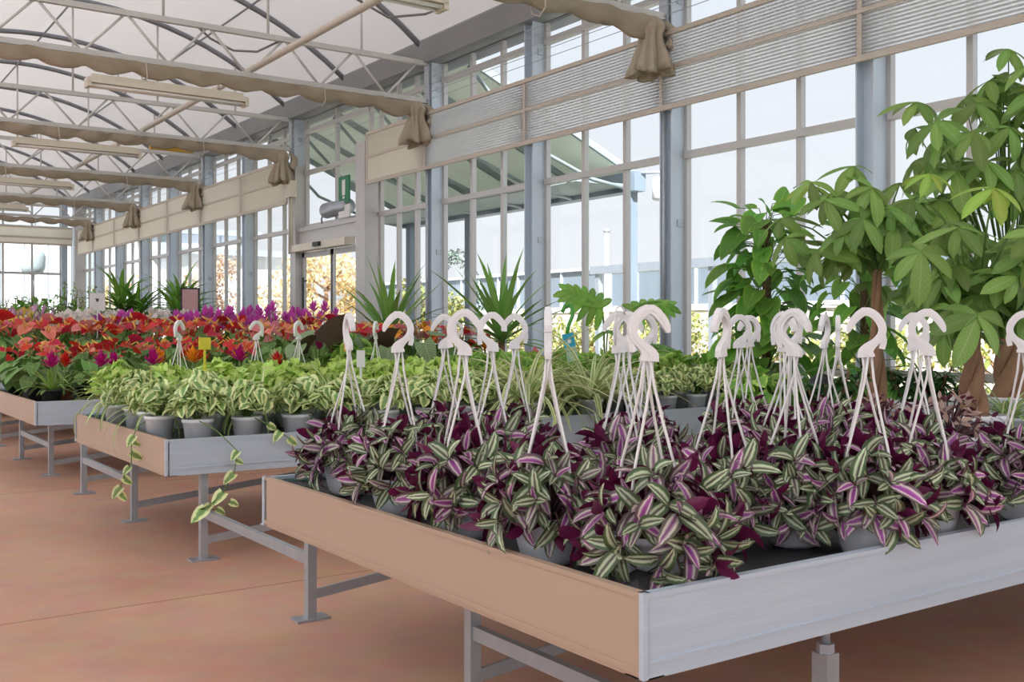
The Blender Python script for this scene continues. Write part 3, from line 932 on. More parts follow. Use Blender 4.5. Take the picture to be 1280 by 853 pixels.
# ------------------------------------------------------------------ outside the glass
cz = lambda x: 4.33 - 0.44 * (x - 6.58)
t = thing('lean_to_canopy', 'pale green lean-to canopy on grey posts outside the windows', 'canopy', (6.55, 10.5, 0), kind='structure')
for k in range(5):
    ya, yb = 10.5 + 6.25 * k / 5, 10.5 + 6.25 * (k + 1) / 5
    m = MB()
    m.v += [V((6.60, ya, cz(6.6))), V((9.4, ya, cz(9.4))), V((9.4, yb, cz(9.4))), V((6.60, yb, cz(6.6)))]
    m.v += [p + V((0, 0, 0.012)) for p in m.v[:4]]
    for q in ((0, 3, 2, 1), (4, 5, 6, 7), (0, 1, 5, 4), (1, 2, 6, 5), (2, 3, 7, 6), (3, 0, 4, 7)):
        m.face(list(q))
    part('roof_panel', m, M['canopy_film'], t, mat=Matrix.Translation((-6.55, -10.5, 0)))
TC = Matrix.Translation((-6.55, -10.5, 0))
for k in range(6):
    y = 10.5 + 6.25 * k / 5
    part('rafter', MB().bar((6.6, y, cz(6.6) - 0.05), (9.4, y, cz(9.4) - 0.05), 0.05, 0.08), M['shed_dark'], t, mat=TC)
for k in range(6):
    y = 10.5 + 6.25 * k / 5
    part('brace', MB().tube([(9.35, y, 2.85), (8.6, y, 2.95), (7.6, y, 3.3), (6.7, y, 4.15)], 0.025, 6), M['shed_dark'], t, True, mat=TC)
part('eave_beam', MB().box(9.25, 10.4, 2.84, 9.45, 16.85, 3.10), M['canopy_post'], t, mat=TC)
part('soffit', MB().box(8.35, 10.5, 2.90, 9.25, 16.75, 2.93), M['shed_dark'], t, mat=TC)
for y in (10.6, 12.6, 14.6, 16.6):
    part('post', MB().box(9.28, y - 0.07, -0.15, 9.42, y + 0.07, 2.86), M['canopy_post'], t, mat=TC)
t = thing('canopy_lamp', 'white cylindrical lamp under the near corner of the outdoor canopy', 'lamp', (9.55, 10.15, 2.72))
part('lamp_shade', MB().lathe([(0.02, 0.30), (0.15, 0.28), (0.16, 0.0), (0.13, -0.02)], 18), M['white_paint'], t, True)
part('lamp_arm', MB().tube([(0, 0, 0.28), (0, 0, 0.36), (-0.2, 0.3, 0.36)], 0.02), M['galv'], t, True)

t = thing('metal_shed', 'long blue-grey shed of upright metal panels beyond the hedge', 'shed', (17.0, 16, 0), kind='structure')
yy = -6.0
sh = MB().box(0.0, -6, -0.3, 0.12, 1.0, 1.55)
while yy < 19:
    part('wall_panel', MB().box(0.0, yy + 0.02, 1.55, 0.06 if int(yy) % 2 else 0.08, yy + 0.98, 2.52), M['shed_panel'], t)
    part('panel_rib', MB().box(-0.05, yy - 0.03, 1.55, 0.04, yy + 0.03, 2.54), M['pillar'], t)
    yy += 1.0
part('eave_trim', MB().box(-0.10, -6, 2.50, 0.4, 19, 2.58), M['pillar'], t)
part('base_wall', MB().box(-0.03, -6, -0.3, 0.25, 19, 1.56), M['house_wall'], t)
part('white_strip', MB().box(-0.07, -6, 1.42, 0.0, 19, 1.56), M['white_paint'], t)
o = obj('outdoor_rail', MB().box(11.9, 8.6, 1.98, 12.1, 14.6, 2.12).box(11.95, 8.7, -0.2, 12.05, 8.8, 2.0).box(11.95, 11.6, -0.2, 12.05, 11.7, 2.0).box(11.95, 14.4, -0.2, 12.05, 14.5, 2.0).mesh('outdoor_rail', M['galv'], False))
tag(o, 'grey horizontal outdoor rail on posts beyond the canopy', 'rail')
for k, (x, y, h) in enumerate(((14.0, 12.9, 3.5), (14.5, 17.2, 3.2), (13.6, 9.75, 3.2))):
    t = thing('light_mast', ['slim white mast outside the window behind the monstera', 'slim white mast beyond the outdoor canopy', 'slim white mast outside beside the metal shed'][k], 'mast', (x, y, -0.13))
    part('pole', MB().tube([(0, 0, 0), (0, 0, h)], 0.05, 8), M['white_paint'], t, True)
    part('cap', MB().lathe([(0.02, h + 0.1), (0.09, h + 0.05), (0.06, h)], 10), M['galv'], t, True)
def house(label, loc, sx, sy, h, rh):
    t = thing('house', label, 'house', loc)
    part('walls', MB().box(-sx / 2, -sy / 2, -0.2, sx / 2, sy / 2, h), M['house_wall'], t)
    m = MB()
    o_ = 0.4
    m.v += [V((-sx / 2 - o_, -sy / 2 - o_, h)), V((sx / 2 + o_, -sy / 2 - o_, h)), V((sx / 2 + o_, sy / 2 + o_, h)), V((-sx / 2 - o_, sy / 2 + o_, h)),
            V((0, -sy / 2 + 1, h + rh)), V((0, sy / 2 - 1, h + rh))]
    for q in ((0, 1, 4), (1, 2, 5, 4), (2, 3, 5), (3, 0, 4, 5), (3, 2, 1, 0)):
        m.face(list(q))
    part('roof', m, M['roof_tile'], t)
    for k in range(3):
        part('window_opening', MB().box(-sx / 2 - 0.03, -sy / 3 + k * sy / 3 - 0.5, 0.9, -sx / 2, -sy / 3 + k * sy / 3 + 0.5, 2.2), M['shed_dark'], t)
house('pale house with a red tiled roof seen beyond the canopy', (40, 44, -0.13), 9, 14, 2.6, 2.0)
house('pale house with a red tiled roof behind the outdoor rail', (33, 27, -0.13), 7, 8, 2.4, 1.6)
def barn(label, x0, y0, x1, y1, h, n, axis):
    t = thing('outbuilding', label, 'building', (x0, y0, -0.13), kind='structure')
    L = (y1 - y0) if axis == 'y' else (x1 - x0)
    part('core', MB().box(0.1, 0.1, 0, x1 - x0, y1 - y0, h), M['shed_white'], t)
    for k in range(n):
        a0, a1 = L * k / n, L * (k + 1) / n
        g_ = 0.04
        if axis == 'y':
            m = MB().box(0, a0 + g_, 0, 0.1, a1 - g_, h)
        else:
            m = MB().box(a0 + g_, 0, 0, a1 - g_, 0.1, h)
        part('wall_panel', m, M['shed_dark'] if k % 4 == 1 else M['shed_white'], t)
    part('eave', MB().box(-0.3, -0.3, h, x1 - x0, y1 - y0, h + 0.2), M['galv'], t)
barn('white panelled outbuilding behind the far end wall', -10, 36, 14, 40, 4.4, 34, 'x')
barn('white panelled outbuilding outside the far window bays', 10.5, 33, 14, 53, 3.5, 26, 'y')
o = obj('water_tank', MB().lathe([(0.06, 2.5), (0.26, 2.54), (0.33, 2.7), (0.34, 3.0), (0.29, 3.15), (0.06, 3.2)], 20, 5.66, 31.5).box(5.62, 31.46, -0.13, 5.70, 31.54, 2.55).mesh('water_tank', M['shed_dark'], True))
tag(o, 'grey-green rounded tank on a post outside the far end wall', 'tank')

def leaf_cloud(blobs, n, size, seed, mat, flat=0.0):
    """Small leaves spread through ellipsoids: (centre, radii)."""
    rr = random.Random(seed)
    m = MB()
    tot = sum(r.x * r.y * r.z for c, r in blobs)
    geo = leaf_geo(1.0, 0.62, P_OVATE, 2, 0.2, 0.5)
    for c, r in blobs:
        k = max(6, int(n * r.x * r.y * r.z / tot))
        for _ in range(k):
            while True:
                p = V((rr.uniform(-1, 1), rr.uniform(-1, 1), rr.uniform(-1, 1)))
                if 0.25 < p.length < 1:
                    break
            d = V((rr.uniform(-1, 1), rr.uniform(-1, 1), rr.uniform(-1, 0.6)))
            s = size * rr.uniform(0.7, 1.3)
            m.add(geo, frame(c + V((p.x * r.x, p.y * r.y, p.z * r.z)), d, V((p.x * .5, p.y * .5, 1))) @ Matrix.Scale(s, 4))
    return m
def bush(label, x, y, w_, d_, h, mat, n, size, seed, cat='shrub', name='hedge_shrub'):
    t = thing(name, label, cat, (x, y, -0.13))
    rr = random.Random(seed)
    bl = [(V((rr.uniform(-w_, w_) * .4, rr.uniform(-d_, d_) * .4, h * rr.uniform(.3, .7))), V((w_ * .4, d_ * .4, h * .32))) for _ in range(7)]
    part('foliage', leaf_cloud(bl, n, size, seed, mat), mat, t, True, 'stuff')
    m = MB()
    for c, r in bl:
        m.tube([(0, 0, 0), (c.x * .5, c.y * .5, c.z * .6), tuple(c)], [0.04, 0.03, 0.01], 5)
    part('stem', m, M['wood_stem'], t, True)
for k, y in enumerate((3.0, 5.7, 8.4, 11.1, 13.8, 16.5, 19.2, 21.9)):
    bush('yellow-green hedge shrub in front of the grey shed, %s from the tree end' % ORD[k], 15.2 + 0.3 * (k % 2), y, 1.6, 1.9, 1.6 + 0.12 * (k % 3), LM['out_green'], 1500, 0.11, 300 + k)
def tree(label, x, y, h, r, mat, n, size, seed):
    t = thing('outdoor_tree', label, 'tree', (x, y, -0.13))
    rr = random.Random(seed)
    m = MB().tube([(0, 0, 0), (0.05, 0, h * .3), (0.0, 0.05, h * .6), (0, 0, h * .9)], [0.12, 0.09, 0.06, 0.02], 8)
    bl = []
    for k in range(10):
        a = k * 2.4
        c = V((math.cos(a) * r * .55, math.sin(a) * r * .55, h * rr.uniform(.3, .92)))
        bl.append((c, V((r * .42, r * .42, r * .36))))
        m.tube([(0, 0, c.z - h * .14), tuple(c)], [0.04, 0.012], 5)
    part('trunk', m, M['wood_stem'], t, True)
    part('crown', leaf_cloud(bl, n, size, seed, mat), mat, t, True, 'stuff')
tree('yellow autumn tree outside seen through the exit door', 12.5, 27.0, 3.4, 1.6, LM['out_yellow'], 2600, 0.14, 401)
tree('orange autumn tree outside the window bays beyond the door', 9.0, 27.0, 3.4, 1.1, LM['out_orange'], 1500, 0.12, 402)
tree('olive-yellow small tree outside next to the orange autumn tree', 10.0, 24.0, 2.1, 1.1, LM['out_yellow'], 1400, 0.11, 403)
tree('low yellow tree outside near the far corner', 9.0, 35.0, 3.3, 1.0, LM['out_yellow'], 1300, 0.12, 404)
tree('pale yellow tree outside between the canopy posts', 12.2, 20.5, 2.2, 1.0, LM['out_green'], 1800, 0.12, 405)
tree('bare-branched reddish small tree outside the bay next to the door', 9.3, 21.6, 2.5, 0.6, LM['out_orange'], 260, 0.08, 406)
# a leafy arch in the yard
t = thing('vine_arch', 'dark leafy garden arch standing outside behind the tall yucca', 'garden arch', (10.9, 17.6, -0.13))
pts = [V((0, -0.85 * math.cos(a), 1.35 + 1.25 * math.sin(a))) for a in [PI * i / 12 for i in range(13)]]
pts = [V((0, -0.85, 0))] + pts + [V((0, 0.85, 0))]
part('hoop', MB().tube(pts, 0.03, 6), M['shed_dark'], t, True)
bl = []
for a, b in zip(pts[:-1], pts[1:]):
    for s in range(max(1, int((b - a).length / 0.15))):
        bl.append((a.lerp(b, s / max(1, int((b - a).length / 0.15))), V((0.14, 0.15, 0.15))))
part('foliage', leaf_cloud(bl, 1500, 0.075, 77, None), LM['out_dark'], t, True, 'stuff')
# ------------------------------------------------------------------ benches and trestles
BT, BB, BED = 0.53, 0.38, 0.488     # top edge, bottom edge, bed height
BX0, BX1 = 1.24, 5.50
BENCH = [(1.24, 1.37, 3.14), (1.31, 4.41, 6.06), (1.31, 7.19, 8.95), (1.31, 9.95, 11.75), (1.31, 12.75, 14.55), (1.31, 15.55, 17.35), (1.31, 18.35, 20.15), (1.31, 21.15, 22.95), (1.31, 23.95, 26.2)]
BN = ['front', 'second', 'third', 'fourth', 'fifth', 'sixth', 'seventh', 'eighth', 'ninth']
for k, (x0, y0, y1) in enumerate(BENCH):
    t = thing('display_bench', 'low aluminium tray bench full of potted plants, %s along the aisle' % ['first', 'second', 'third', 'fourth', 'fifth', 'sixth', 'seventh', 'eighth', 'ninth'][k], 'bench', (x0, y0, 0), group='aluminium tray benches along the aisle')
    L, Wd = BX1 - x0, y1 - y0
    th = 0.012
    def panel(name, ax, pos, a0, a1, mt):
        m = MB()
        if ax == 'x':
            s = 1 if pos > 0.01 else -1
            m.box(pos, a0, BB, pos + th, a1, BT)
            m.box(pos - 0.004, a0, BB + 0.006, pos + 0.002, a1, BB + 0.018)
            m.box(pos - 0.003, a0, BT - 0.008, pos + th + 0.004, a1, BT + 0.002)
            m.box(pos, a0, BB - 0.003, pos + 0.05, a1, BB)
        else:
            m.box(a0, pos, BB, a1, pos + th, BT)
            m.box(a0, pos - 0.003, BB + 0.026, a1, pos + 0.002, BB + 0.031)
            m.box(a0, pos - 0.003, BT - 0.008, a1, pos + th + 0.004, BT + 0.002)
            m.box(a0, pos, BB - 0.003, a1, pos + 0.05, BB)
        return part(name, m, mt, t)
    panel('side_panel', 'x', 0.0, 0.0, Wd, M['alu_panel_warm'])
    panel('side_panel', 'x', L - th, 0.0, Wd, M['alu_panel_warm'])
    panel('end_panel', 'y', 0.0, 0.0, L, M['alu_panel'])
    panel('end_panel', 'y', Wd - th, 0.0, L, M['alu_panel'])
    cm = MB()
    for cx in (0, L):
        for cy in (0, Wd):
            cm.box(cx - 0.006, cy - 0.006, BB, cx + 0.006, cy + 0.006, BT + 0.003)
    part('corner_angle', cm, M['alu_panel'], t)
    part('tray_bed', MB().box(th, th, BB + 0.02, L - th, Wd - th, BED - 0.006), M['alu_panel'], t)
    lm = MB()
    nx, ny = 40, 18
    for i in range(nx + 1):
        for j in range(ny + 1):
            x, y = th + 0.002 + (L - 2 * th - 0.004) * i / nx, th + 0.002 + (Wd - 2 * th - 0.004) * j / ny
            e = min(i, j, nx - i, ny - j)
            z = BED - 0.002 + 0.0025 * noise.noise(V((x * 4, y * 4, k))) + (0.028 if e == 0 else 0)
            lm.v.append(V((x, y, z)))
    for i in range(nx):
        for j in range(ny):
            a = i * (ny + 1) + j
            lm.face([a, a + ny + 1, a + ny + 2, a + 1])
    part('woven_liner', lm, M['liner'], t, True)
    em = MB()
    em.tube([(0.02, Wd - 0.02, BED + 0.026), (L - 0.02, Wd - 0.02, BED + 0.026)], 0.008, 6)
    em.tube([(0.02, Wd - 0.02, BED + 0.026), (0.02, Wd - 0.16, BED + 0.028)], 0.007, 6)
    part('green_edging', em, M['green_edge'], t, True)
    if k == 0:
        fm = MB()
        b0 = V((0.03, 0.03, BED))
        for i, (a, c, z) in enumerate(((0.0, 0.0, 0.0), (0.16, 0.0, 0.0), (0.16, 0.05, 0.022), (0.07, 0.10, 0.050), (0.0, 0.14, 0.010), (0.02, 0.04, 0.036))):
            fm.v.append(b0 + V((a, c, z)))
        for q in ((0, 1, 5), (1, 2, 5), (2, 3, 5), (3, 4, 5), (4, 0, 5)):
            fm.face(list(q))
        part('liner_fold', fm, M['liner'], t)

pairs = [(1.10, 2.30), (3.33, 4.45), (5.54, 6.65), (7.60, 8.67), (9.72, 10.8), (11.9, 13.0), (14.1, 15.2), (16.3, 17.4), (18.5, 19.6), (20.7, 21.8), (22.9, 24.0)]
tk = 0
for ya, yb in pairs:
    t = thing('bench_trestle', 'galvanised steel trestle with square legs and rails, %s along the aisle' % ORD[tk], 'trestle', (1.48, ya, 0), group='steel trestles under the benches')
    tk += 1
    for i, x in enumerate((0.0, 1.8, 3.6)):
        for y in (0.0, yb - ya):
            h = 0.375
            lg = part('leg', MB().box(x - 0.016, y - 0.016, 0.008, x + 0.016, y + 0.016, h), M['galv_leg'], t)
            part('foot_plate', MB().box(x - 0.06, y - 0.035, 0.0, x + 0.06, y + 0.035, 0.008), M['galv_leg'], lg)
        part('rail', MB().bar((x, 0.016, 0.205), (x, yb - ya - 0.016, 0.205), 0.022, 0.036), M['galv_leg'], t)
    for y in (0.0, yb - ya):
        part('brace', MB().bar((0.016, y, 0.085), (1.78, y, 0.26), 0.010, 0.034), M['galv_leg'], t)
        part('brace', MB().bar((1.816, y, 0.085), (3.58, y, 0.26), 0.010, 0.034), M['galv_leg'], t)
t = thing('adjustable_support', 'square steel support post with a threaded adjuster under the first bench', 'support post', (1.83, 1.445, 0))
part('post', MB().box(-0.020, -0.020, 0.008, 0.020, 0.020, 0.305), M['galv_leg'], t)
part('foot_plate', MB().box(-0.06, -0.05, 0, 0.06, 0.05, 0.008), M['galv_leg'], t)
part('lock_nut', MB().lathe([(0.0, 0.305), (0.019, 0.305), (0.019, 0.325), (0.0, 0.325)], 6), M['galv'], t)
part('threaded_rod', MB().tube([(0, 0, 0.32), (0, 0, 0.40)], 0.010, 10), M['galv'], t, True)

# ------------------------------------------------------------------ pots
def pot_me(r1, r2, h, mt, name='pot'):
    t = 0.004
    return MB().lathe([(r2, 0), (r2 + (r1 - r2) * .85, h * .85), (r1 + .003, h * .86), (r1 + .004, h * .97), (r1 + .001, h), (r1 - t, h), (r1 - t * 1.5, h * .86), (r2, h * .80)], 22).mesh(name, mt, True)
def soil_me(r, z):
    return MB().lathe([(0.0, z + 0.006), (r * .5, z + 0.008), (r, z)][::-1], 14).mesh('soil', M['soil'], True)
POT_HANG = MB().lathe([(0.050, 0), (0.060, 0.012), (0.070, 0.05), (0.077, 0.088), (0.082, 0.090), (0.083, 0.104), (0.079, 0.105), (0.074, 0.09), (0.066, 0.085)], 26).mesh('pot', M['white_pot'], True)
SOIL_HANG = soil_me(0.073, 0.088)
POT_W = pot_me(0.066, 0.052, 0.115, M['white_pot'])
SOIL_W = soil_me(0.060, 0.098)
POT_T = pot_me(0.060, 0.045, 0.10, M['terracotta_pot'])
SOIL_T = soil_me(0.054, 0.085)
POT_B = pot_me(0.065, 0.050, 0.11, M['black_pot'])
SOIL_B = soil_me(0.058, 0.094)
POT_L = pot_me(0.13, 0.10, 0.17, M['white_pot'])
SOIL_L = soil_me(0.12, 0.15)
POT_XL = pot_me(0.17, 0.13, 0.30, M['black_pot'])
SOIL_XL = soil_me(0.16, 0.27)

# hanger: a flat white hook on straps
def hook_me():
    key = [(-0.036, 0.048, .003), (-0.033, 0.059, .0066), (-0.023, 0.075, .0080), (-0.006, 0.090, .0088), (0.011, 0.086, .0086), (0.024, 0.072, .0084),
           (0.030, 0.056, .0082), (0.027, 0.041, .0080), (0.016, 0.028, .0080), (0.004, 0.017, .0115), (-0.001, 0.007, .0165), (-0.001, -0.003, .0165)]
    cl = []
    for i in range(len(key) - 1):
        p0, p1, p2, p3 = key[max(i - 1, 0)], key[i], key[i + 1], key[min(i + 2, len(key) - 1)]
        for f in (0, .5):
            cl.append(tuple(.5 * (2 * b + (c - a) * f + (2 * a - 5 * b + 4 * c - d) * f * f + (3 * b - a - 3 * c + d) * f ** 3) for a, b, c, d in zip(p0, p1, p2, p3)))
    cl.append(key[-1])
    m = MB()
    n = len(cl)
    for ysign in (-1, 1):
        for i, (x, z, hw) in enumerate(cl):
            p0, p1 = cl[max(i - 1, 0)], cl[min(i + 1, n - 1)]
            d = V((p1[0] - p0[0], 0, p1[1] - p0[1])).normalized()
            s = V((-d.z, 0, d.x))
            c = V((x, ysign * 0.0065, z))
            m.v += [c + s * hw, c - s * hw]
    q = 2 * n
    for i in range(n - 1):
        a = 2 * i
        m.face([a, a + 1, a + 3, a + 2])
        m.face([q + a, q + a + 2, q + a + 3, q + a + 1])
        m.face([a, a + 2, q + a + 2, q + a])
        m.face([a + 1, q + a + 1, q + a + 3, a + 3])
    m.face([0, q, q + 1, 1])
    a = 2 * (n - 1)
    m.face([a, a + 1, q + a + 1, q + a])
    # small side prong and raised rim ribs
    m.bar((0.030, 0, 0.046), (0.033, 0, 0.030), 0.009, 0.012)
    m.bar((0.033, 0, 0.031), (0.029, 0, 0.014), 0.008, 0.012)
    for i in range(n - 2):
        x0, z0, _ = cl[i]
        x1, z1, _ = cl[i + 1]
        m.bar((x0, 0, z0), (x1, 0, z1), 0.004, 0.016, V((0, 1, 0)))
    return m.mesh('hanger_hook', M['hook'], False)
HOOK = hook_me()
def strap_me(k, top, rim, zr, n=4):
    a = 2 * PI * k / n + PI / 4
    ca, sa = math.cos(a), math.sin(a)
    x0, y0 = (-0.010 + 0.0065 * k), 0.003 * (1 if k % 2 else -1)
    e0, e1 = V((x0, y0, top)), V((ca * rim, sa * rim, zr))
    p = [e0] + [e0.lerp(e1, f) + V((ca, sa, 0)) * (.012 * math.sin(PI * f)) - V((ca, sa, 0)) * (.014 * math.sin(PI * min(1, f * 1.6)) * (1 - f)) for f in (.15, .35, .6, .82)] + [e1]
    return MB().tube(p, 0.0032, 5).mesh('hanger_strap', M['wire'], True)
HTOP = 0.45
STRAPS = [strap_me(k, HTOP, 0.080, 0.098) for k in range(4)]
def hanger(t, rz, top=HTOP, straps=None):
    R_ = Matrix.Rotation(rz, 4, 'Z')
    obj('hanger_hook', HOOK, t, Matrix.Translation((0, 0, top)) @ R_ @ Matrix.Scale(1.12, 4))
    for me in (straps or STRAPS):
        obj('hanger_strap', me, t, R_)

# ------------------------------------------------------------------ inch plants (purple striped), each leaf its own mesh object
rl = random.Random(11)
INCH = [leaf_geo(0.070 * s, 0.0285 * s * w_, P_OVATE, 5, f + .14, d_) for s, w_, f, d_ in
        ((1.0, 1.0, .30, .5), (1.1, .95, .40, .8), (.88, 1.05, .22, .3), (1.0, 1.1, .5, 1.0), (.78, .9, .55, .2), (1.15, 1.0, .25, .9))]
def geo_mesh(name, g, mt):
    m = MB()
    m.add(g)
    return m.mesh(name, mt, True)
INCH_ME = [geo_mesh('leaf', g, LM['inch']) for g in INCH]
PALE_ME = [geo_mesh('leaf', leaf_geo(0.034 * s, 0.015, P_OVATE, 3, .3, .5), LM['inch_pale']) for s in (1, .85, 1.15)]

def inch_template(seed, nst=56, Rm=0.122, zc=0.110, lop=V((0, 0, 0)), up=0.9, nl=(4, 6), spread=1.9, lmes=6):
    """Stems arching out of the pot, with leaves along the end of each: [(stem mesh, [(leaf index, matrix)])]."""
    rr = random.Random(seed)
    out = []
    for i in range(nst):
        f = (i + 0.5) / nst
        az = i * 2.39996 + rr.uniform(-.25, .25)
        th = spread * f ** 0.62 + rr.uniform(-.1, .1)
        rad = Rm * rr.uniform(.82, 1.16)
        dirv = V((math.sin(th) * math.cos(az), math.sin(th) * math.sin(az), math.cos(th)))
        tip = V((dirv.x * rad, dirv.y * rad, zc + dirv.z * rad * (up if dirv.z > 0 else .75))) + lop
        tip.z = max(tip.z, 0.03)
        b = V((math.cos(az) * 0.03 * f, math.sin(az) * 0.03 * f, 0.085))
        c = V((tip.x * .62, tip.y * .62, max(tip.z, 0.10) + .045))
        pts = [b.lerp(c, s).lerp(c.lerp(tip, s), s) for s in (0, .25, .5, .75, 1)]
        sm = MB().tube(pts, [.003, .003, .0028, .0025, .002], 4).mesh('stem', M['purple_stem'], True)
        dv = ((pts[4] - pts[3]).normalized() * .5 + dirv * .9 + V((0, 0, .15))).normalized()
        side = dv.cross(V((0, 0, 1)))
        side = side.normalized() if side.length > .05 else V((1, 0, 0))
        bi = dv.cross(side)
        n = rr.randint(*nl)
        lv = []
        ph = rr.uniform(0, 6.28)
        for k in range(n):
            a = ph + k * PI + (k // 2) * 1.15 + rr.uniform(-.35, .35)
            s = side * math.cos(a) + bi * math.sin(a)
            op = min(1.40, .32 + .18 * k + rr.uniform(-.12, .18))
            ld = dv * math.cos(op) + s * math.sin(op) + V((0, 0, -.05 - .04 * k))
            nn = dv * math.sin(op) - s * math.cos(op) + V((0, 0, .45))
            if rr.random() < 0.10:
                nn = -nn + V((0, 0, .2))
            p = tip - dv * (.007 * k) if k < 3 else pts[4].lerp(pts[2], (k - 2) * .2)
            lv.append((rr.randrange(lmes), frame(p + s * .003, ld, nn) @ Matrix.Scale(rr.uniform(.82, 1.12) * (.82 if k < 1 else 1), 4)))
        out.append((sm, lv))
    return out
INCH_T = [inch_template(s) for s in (1, 2, 3, 4)]
INCH_CORNER = inch_template(9, 56, 0.14, 0.105, V((0.0, -.02, 0.0)), .85, (4, 6), 2.15)
PALE_T = inch_template(21, 72, 0.15, 0.085, V((0, 0, 0)), .8, (4, 4), 2.1, 3)
def inch_plant(x, y, label, tmpl, rz, hook=None, sc=1.0, leaves=INCH_ME, group='inch plants in white hanging pots on the front bench', name='inch_plant', pot=True):
    t = thing(name, label, 'plant', (x, y, BED), rz, group, sc)
    if pot:
        obj('pot', POT_HANG, t)
        obj('soil', SOIL_HANG, t)
    for sm, lv in tmpl:
        s = obj('stem', sm, t)
        for i, mt in lv:
            obj('leaf', leaves[i], s, mt)
    if hook is not None:
        hanger(t, hook - rz)
    return t
# facing: rotation of a hook so that its flat side is seen from the camera, plus a turn
def face(x, y, turn=0.0):
    return -math.atan2(x, y) + turn
HK = [  # x, y, turn of the hook, template, label
    (1.42, 1.555, PI + .25, 4, 'big purple and silver striped inch plant spilling over the corner of the front bench'),
    (1.375, 1.83, PI / 2, 0, 'purple striped inch plant with an edge-on hanger, second from the corner along the side panel'),
    (1.365, 2.16, PI, 1, 'purple striped inch plant with crossing hook, third from the corner along the side panel'),
    (1.385, 2.53, 0, 2, 'purple striped inch plant with open hook, fourth from the corner along the side panel'),
    (1.430, 2.93, PI / 2 + .3, 3, 'dark purple inch plant at the far aisle corner of the front bench'),
    (1.780, 1.70, 1.15, 1, 'purple striped inch plant behind the corner plant, hook turned half sideways'),
    (1.960, 1.640, PI - .5, 3, 'purple striped inch plant between the corner plant and the pot with the widest hook'),
    (2.020, 1.480, 0, 0, 'purple striped inch plant in a clearly visible white pot, widest hook, behind the end panel'),
    (2.265, 1.490, PI, 2, 'purple striped inch plant behind the end panel, hook open towards the window'),
    (1.830, 2.12, 0, 0, 'purple striped inch plant in the middle of the bench below a metal cup hook'),
    (1.950, 2.22, PI - .2, 1, 'purple striped inch plant with hook seen through the ring of another'),
    (2.130, 2.35, .5, 2, 'purple striped inch plant behind the ring of three overlapping hooks'),
    (1.668, 2.49, PI, 3, 'purple striped inch plant whose hook forms the aisle-side half of a heart shape'),
    (1.925, 2.74, 0, 0, 'purple striped inch plant whose hook forms the window-side half of a heart shape'),
    (1.775, 2.93, 0, 2, 'purple striped inch plant at the rear edge, hook crossed by a nearer one'),
    (2.300, 1.96, PI - .7, 1, 'purple striped inch plant in the pair of hooks before the moss pole'),
    (2.540, 2.13, .9, 0, 'purple striped inch plant behind the pair of hooks before the moss pole'),
    (2.630, 2.43, .4, 3, 'purple striped inch plant in the rear pair of hooks, aisle side'),
    (2.810, 2.55, .5, 2, 'purple striped inch plant in the rear pair of hooks, window side'),
    (2.750, 1.85, 0, 1, 'purple striped inch plant with a hook behind the one open to the window'),
    (2.870, 2.27, 1.25, 0, 'purple striped inch plant, narrow hook, aisle-side one of two before the thin tree'),
    (3.070, 2.37, PI / 2, 3, 'purple striped inch plant, narrow hook, window-side one of two before the thin tree'),
    (2.720, 1.500, PI, 2, 'purple striped inch plant by itself near the white tree pot'),
]
for x, y, tn, k, lb in HK:
    inch_plant(x, y, lb, INCH_CORNER if k == 4 else INCH_T[k], rl.uniform(0, 6.28) if k != 4 else 0.3, face(x, y, tn))
inch_plant(3.36, 2.42, 'mound of dry pale pink inch plant below the thin braided tree', PALE_T, 0.4, None, 1.15, PALE_ME, 'pale pink inch plants', 'pale_inch_plant')
inch_plant(3.40, 2.15, 'mound of dry pale pink inch plant beside the white tree pot', PALE_T, 2.4, None, 1.25, PALE_ME, 'pale pink inch plants', 'pale_inch_plant')
o = obj('cup_hook', MB().tube([(1.80, 2.10, 0.955), (1.80, 2.10, 1.035), (1.805, 2.10, 1.055), (1.82, 2.10, 1.06), (1.83, 2.10, 1.05), (1.832, 2.10, 1.038)], 0.003, 6).mesh('cup_hook', M['white_paint'], True))
tag(o, 'small white wire hook clipped on a pot hanger', 'hook')
# ------------------------------------------------------------------ plant kinds: each is built once, then copied with all its parts
def clone(root, name, label, cat, loc, rz, group, scale=1.0):
    kids = {}
    for o in CH.get(root.name, []):
        kids.setdefault(o[1], []).append(o[0])
    r = root.copy()
    r.name = name
    COL.objects.link(r)
    r.location = loc
    r.rotation_euler = (0, 0, rz)
    r.scale = (scale,) * 3
    tag(r, label, cat, group)
    def rec(src, dst):
        for ch in src.children:
            c = ch.copy()
            COL.objects.link(c)
            c.parent = dst
            rec(ch, c)
    rec(root, r)
    return r
CH = {}
class Kind:
    """Builder of one kind of plant in a few variants; the first use of a variant is its prototype, later ones are copies."""
    def __init__(self, name, cat, group, build, nvar):
        self.name, self.cat, self.group, self.build, self.nvar = name, cat, group, build, nvar
        self.meshes = [None] * nvar
        self.k = 0
    def put(self, loc, label, rz=None, scale=1.0, var=None, extra=None):
        v = self.k % self.nvar if var is None else var
        self.k += 1
        rz = rp.uniform(0, 6.28) if rz is None else rz
        if self.meshes[v] is None:
            t = thing(self.name, label, self.cat, loc, rz, self.group, scale)
            self.build(t, random.Random(1000 + 17 * v + len(self.name)), v)
            self.meshes[v] = t
            return t
        return clone(self.meshes[v], self.name, label, self.cat, loc, rz, self.group, scale)
rp = random.Random(5)

def pot(t, pm, sm):
    obj('pot', pm, t)
    obj('soil', sm, t)

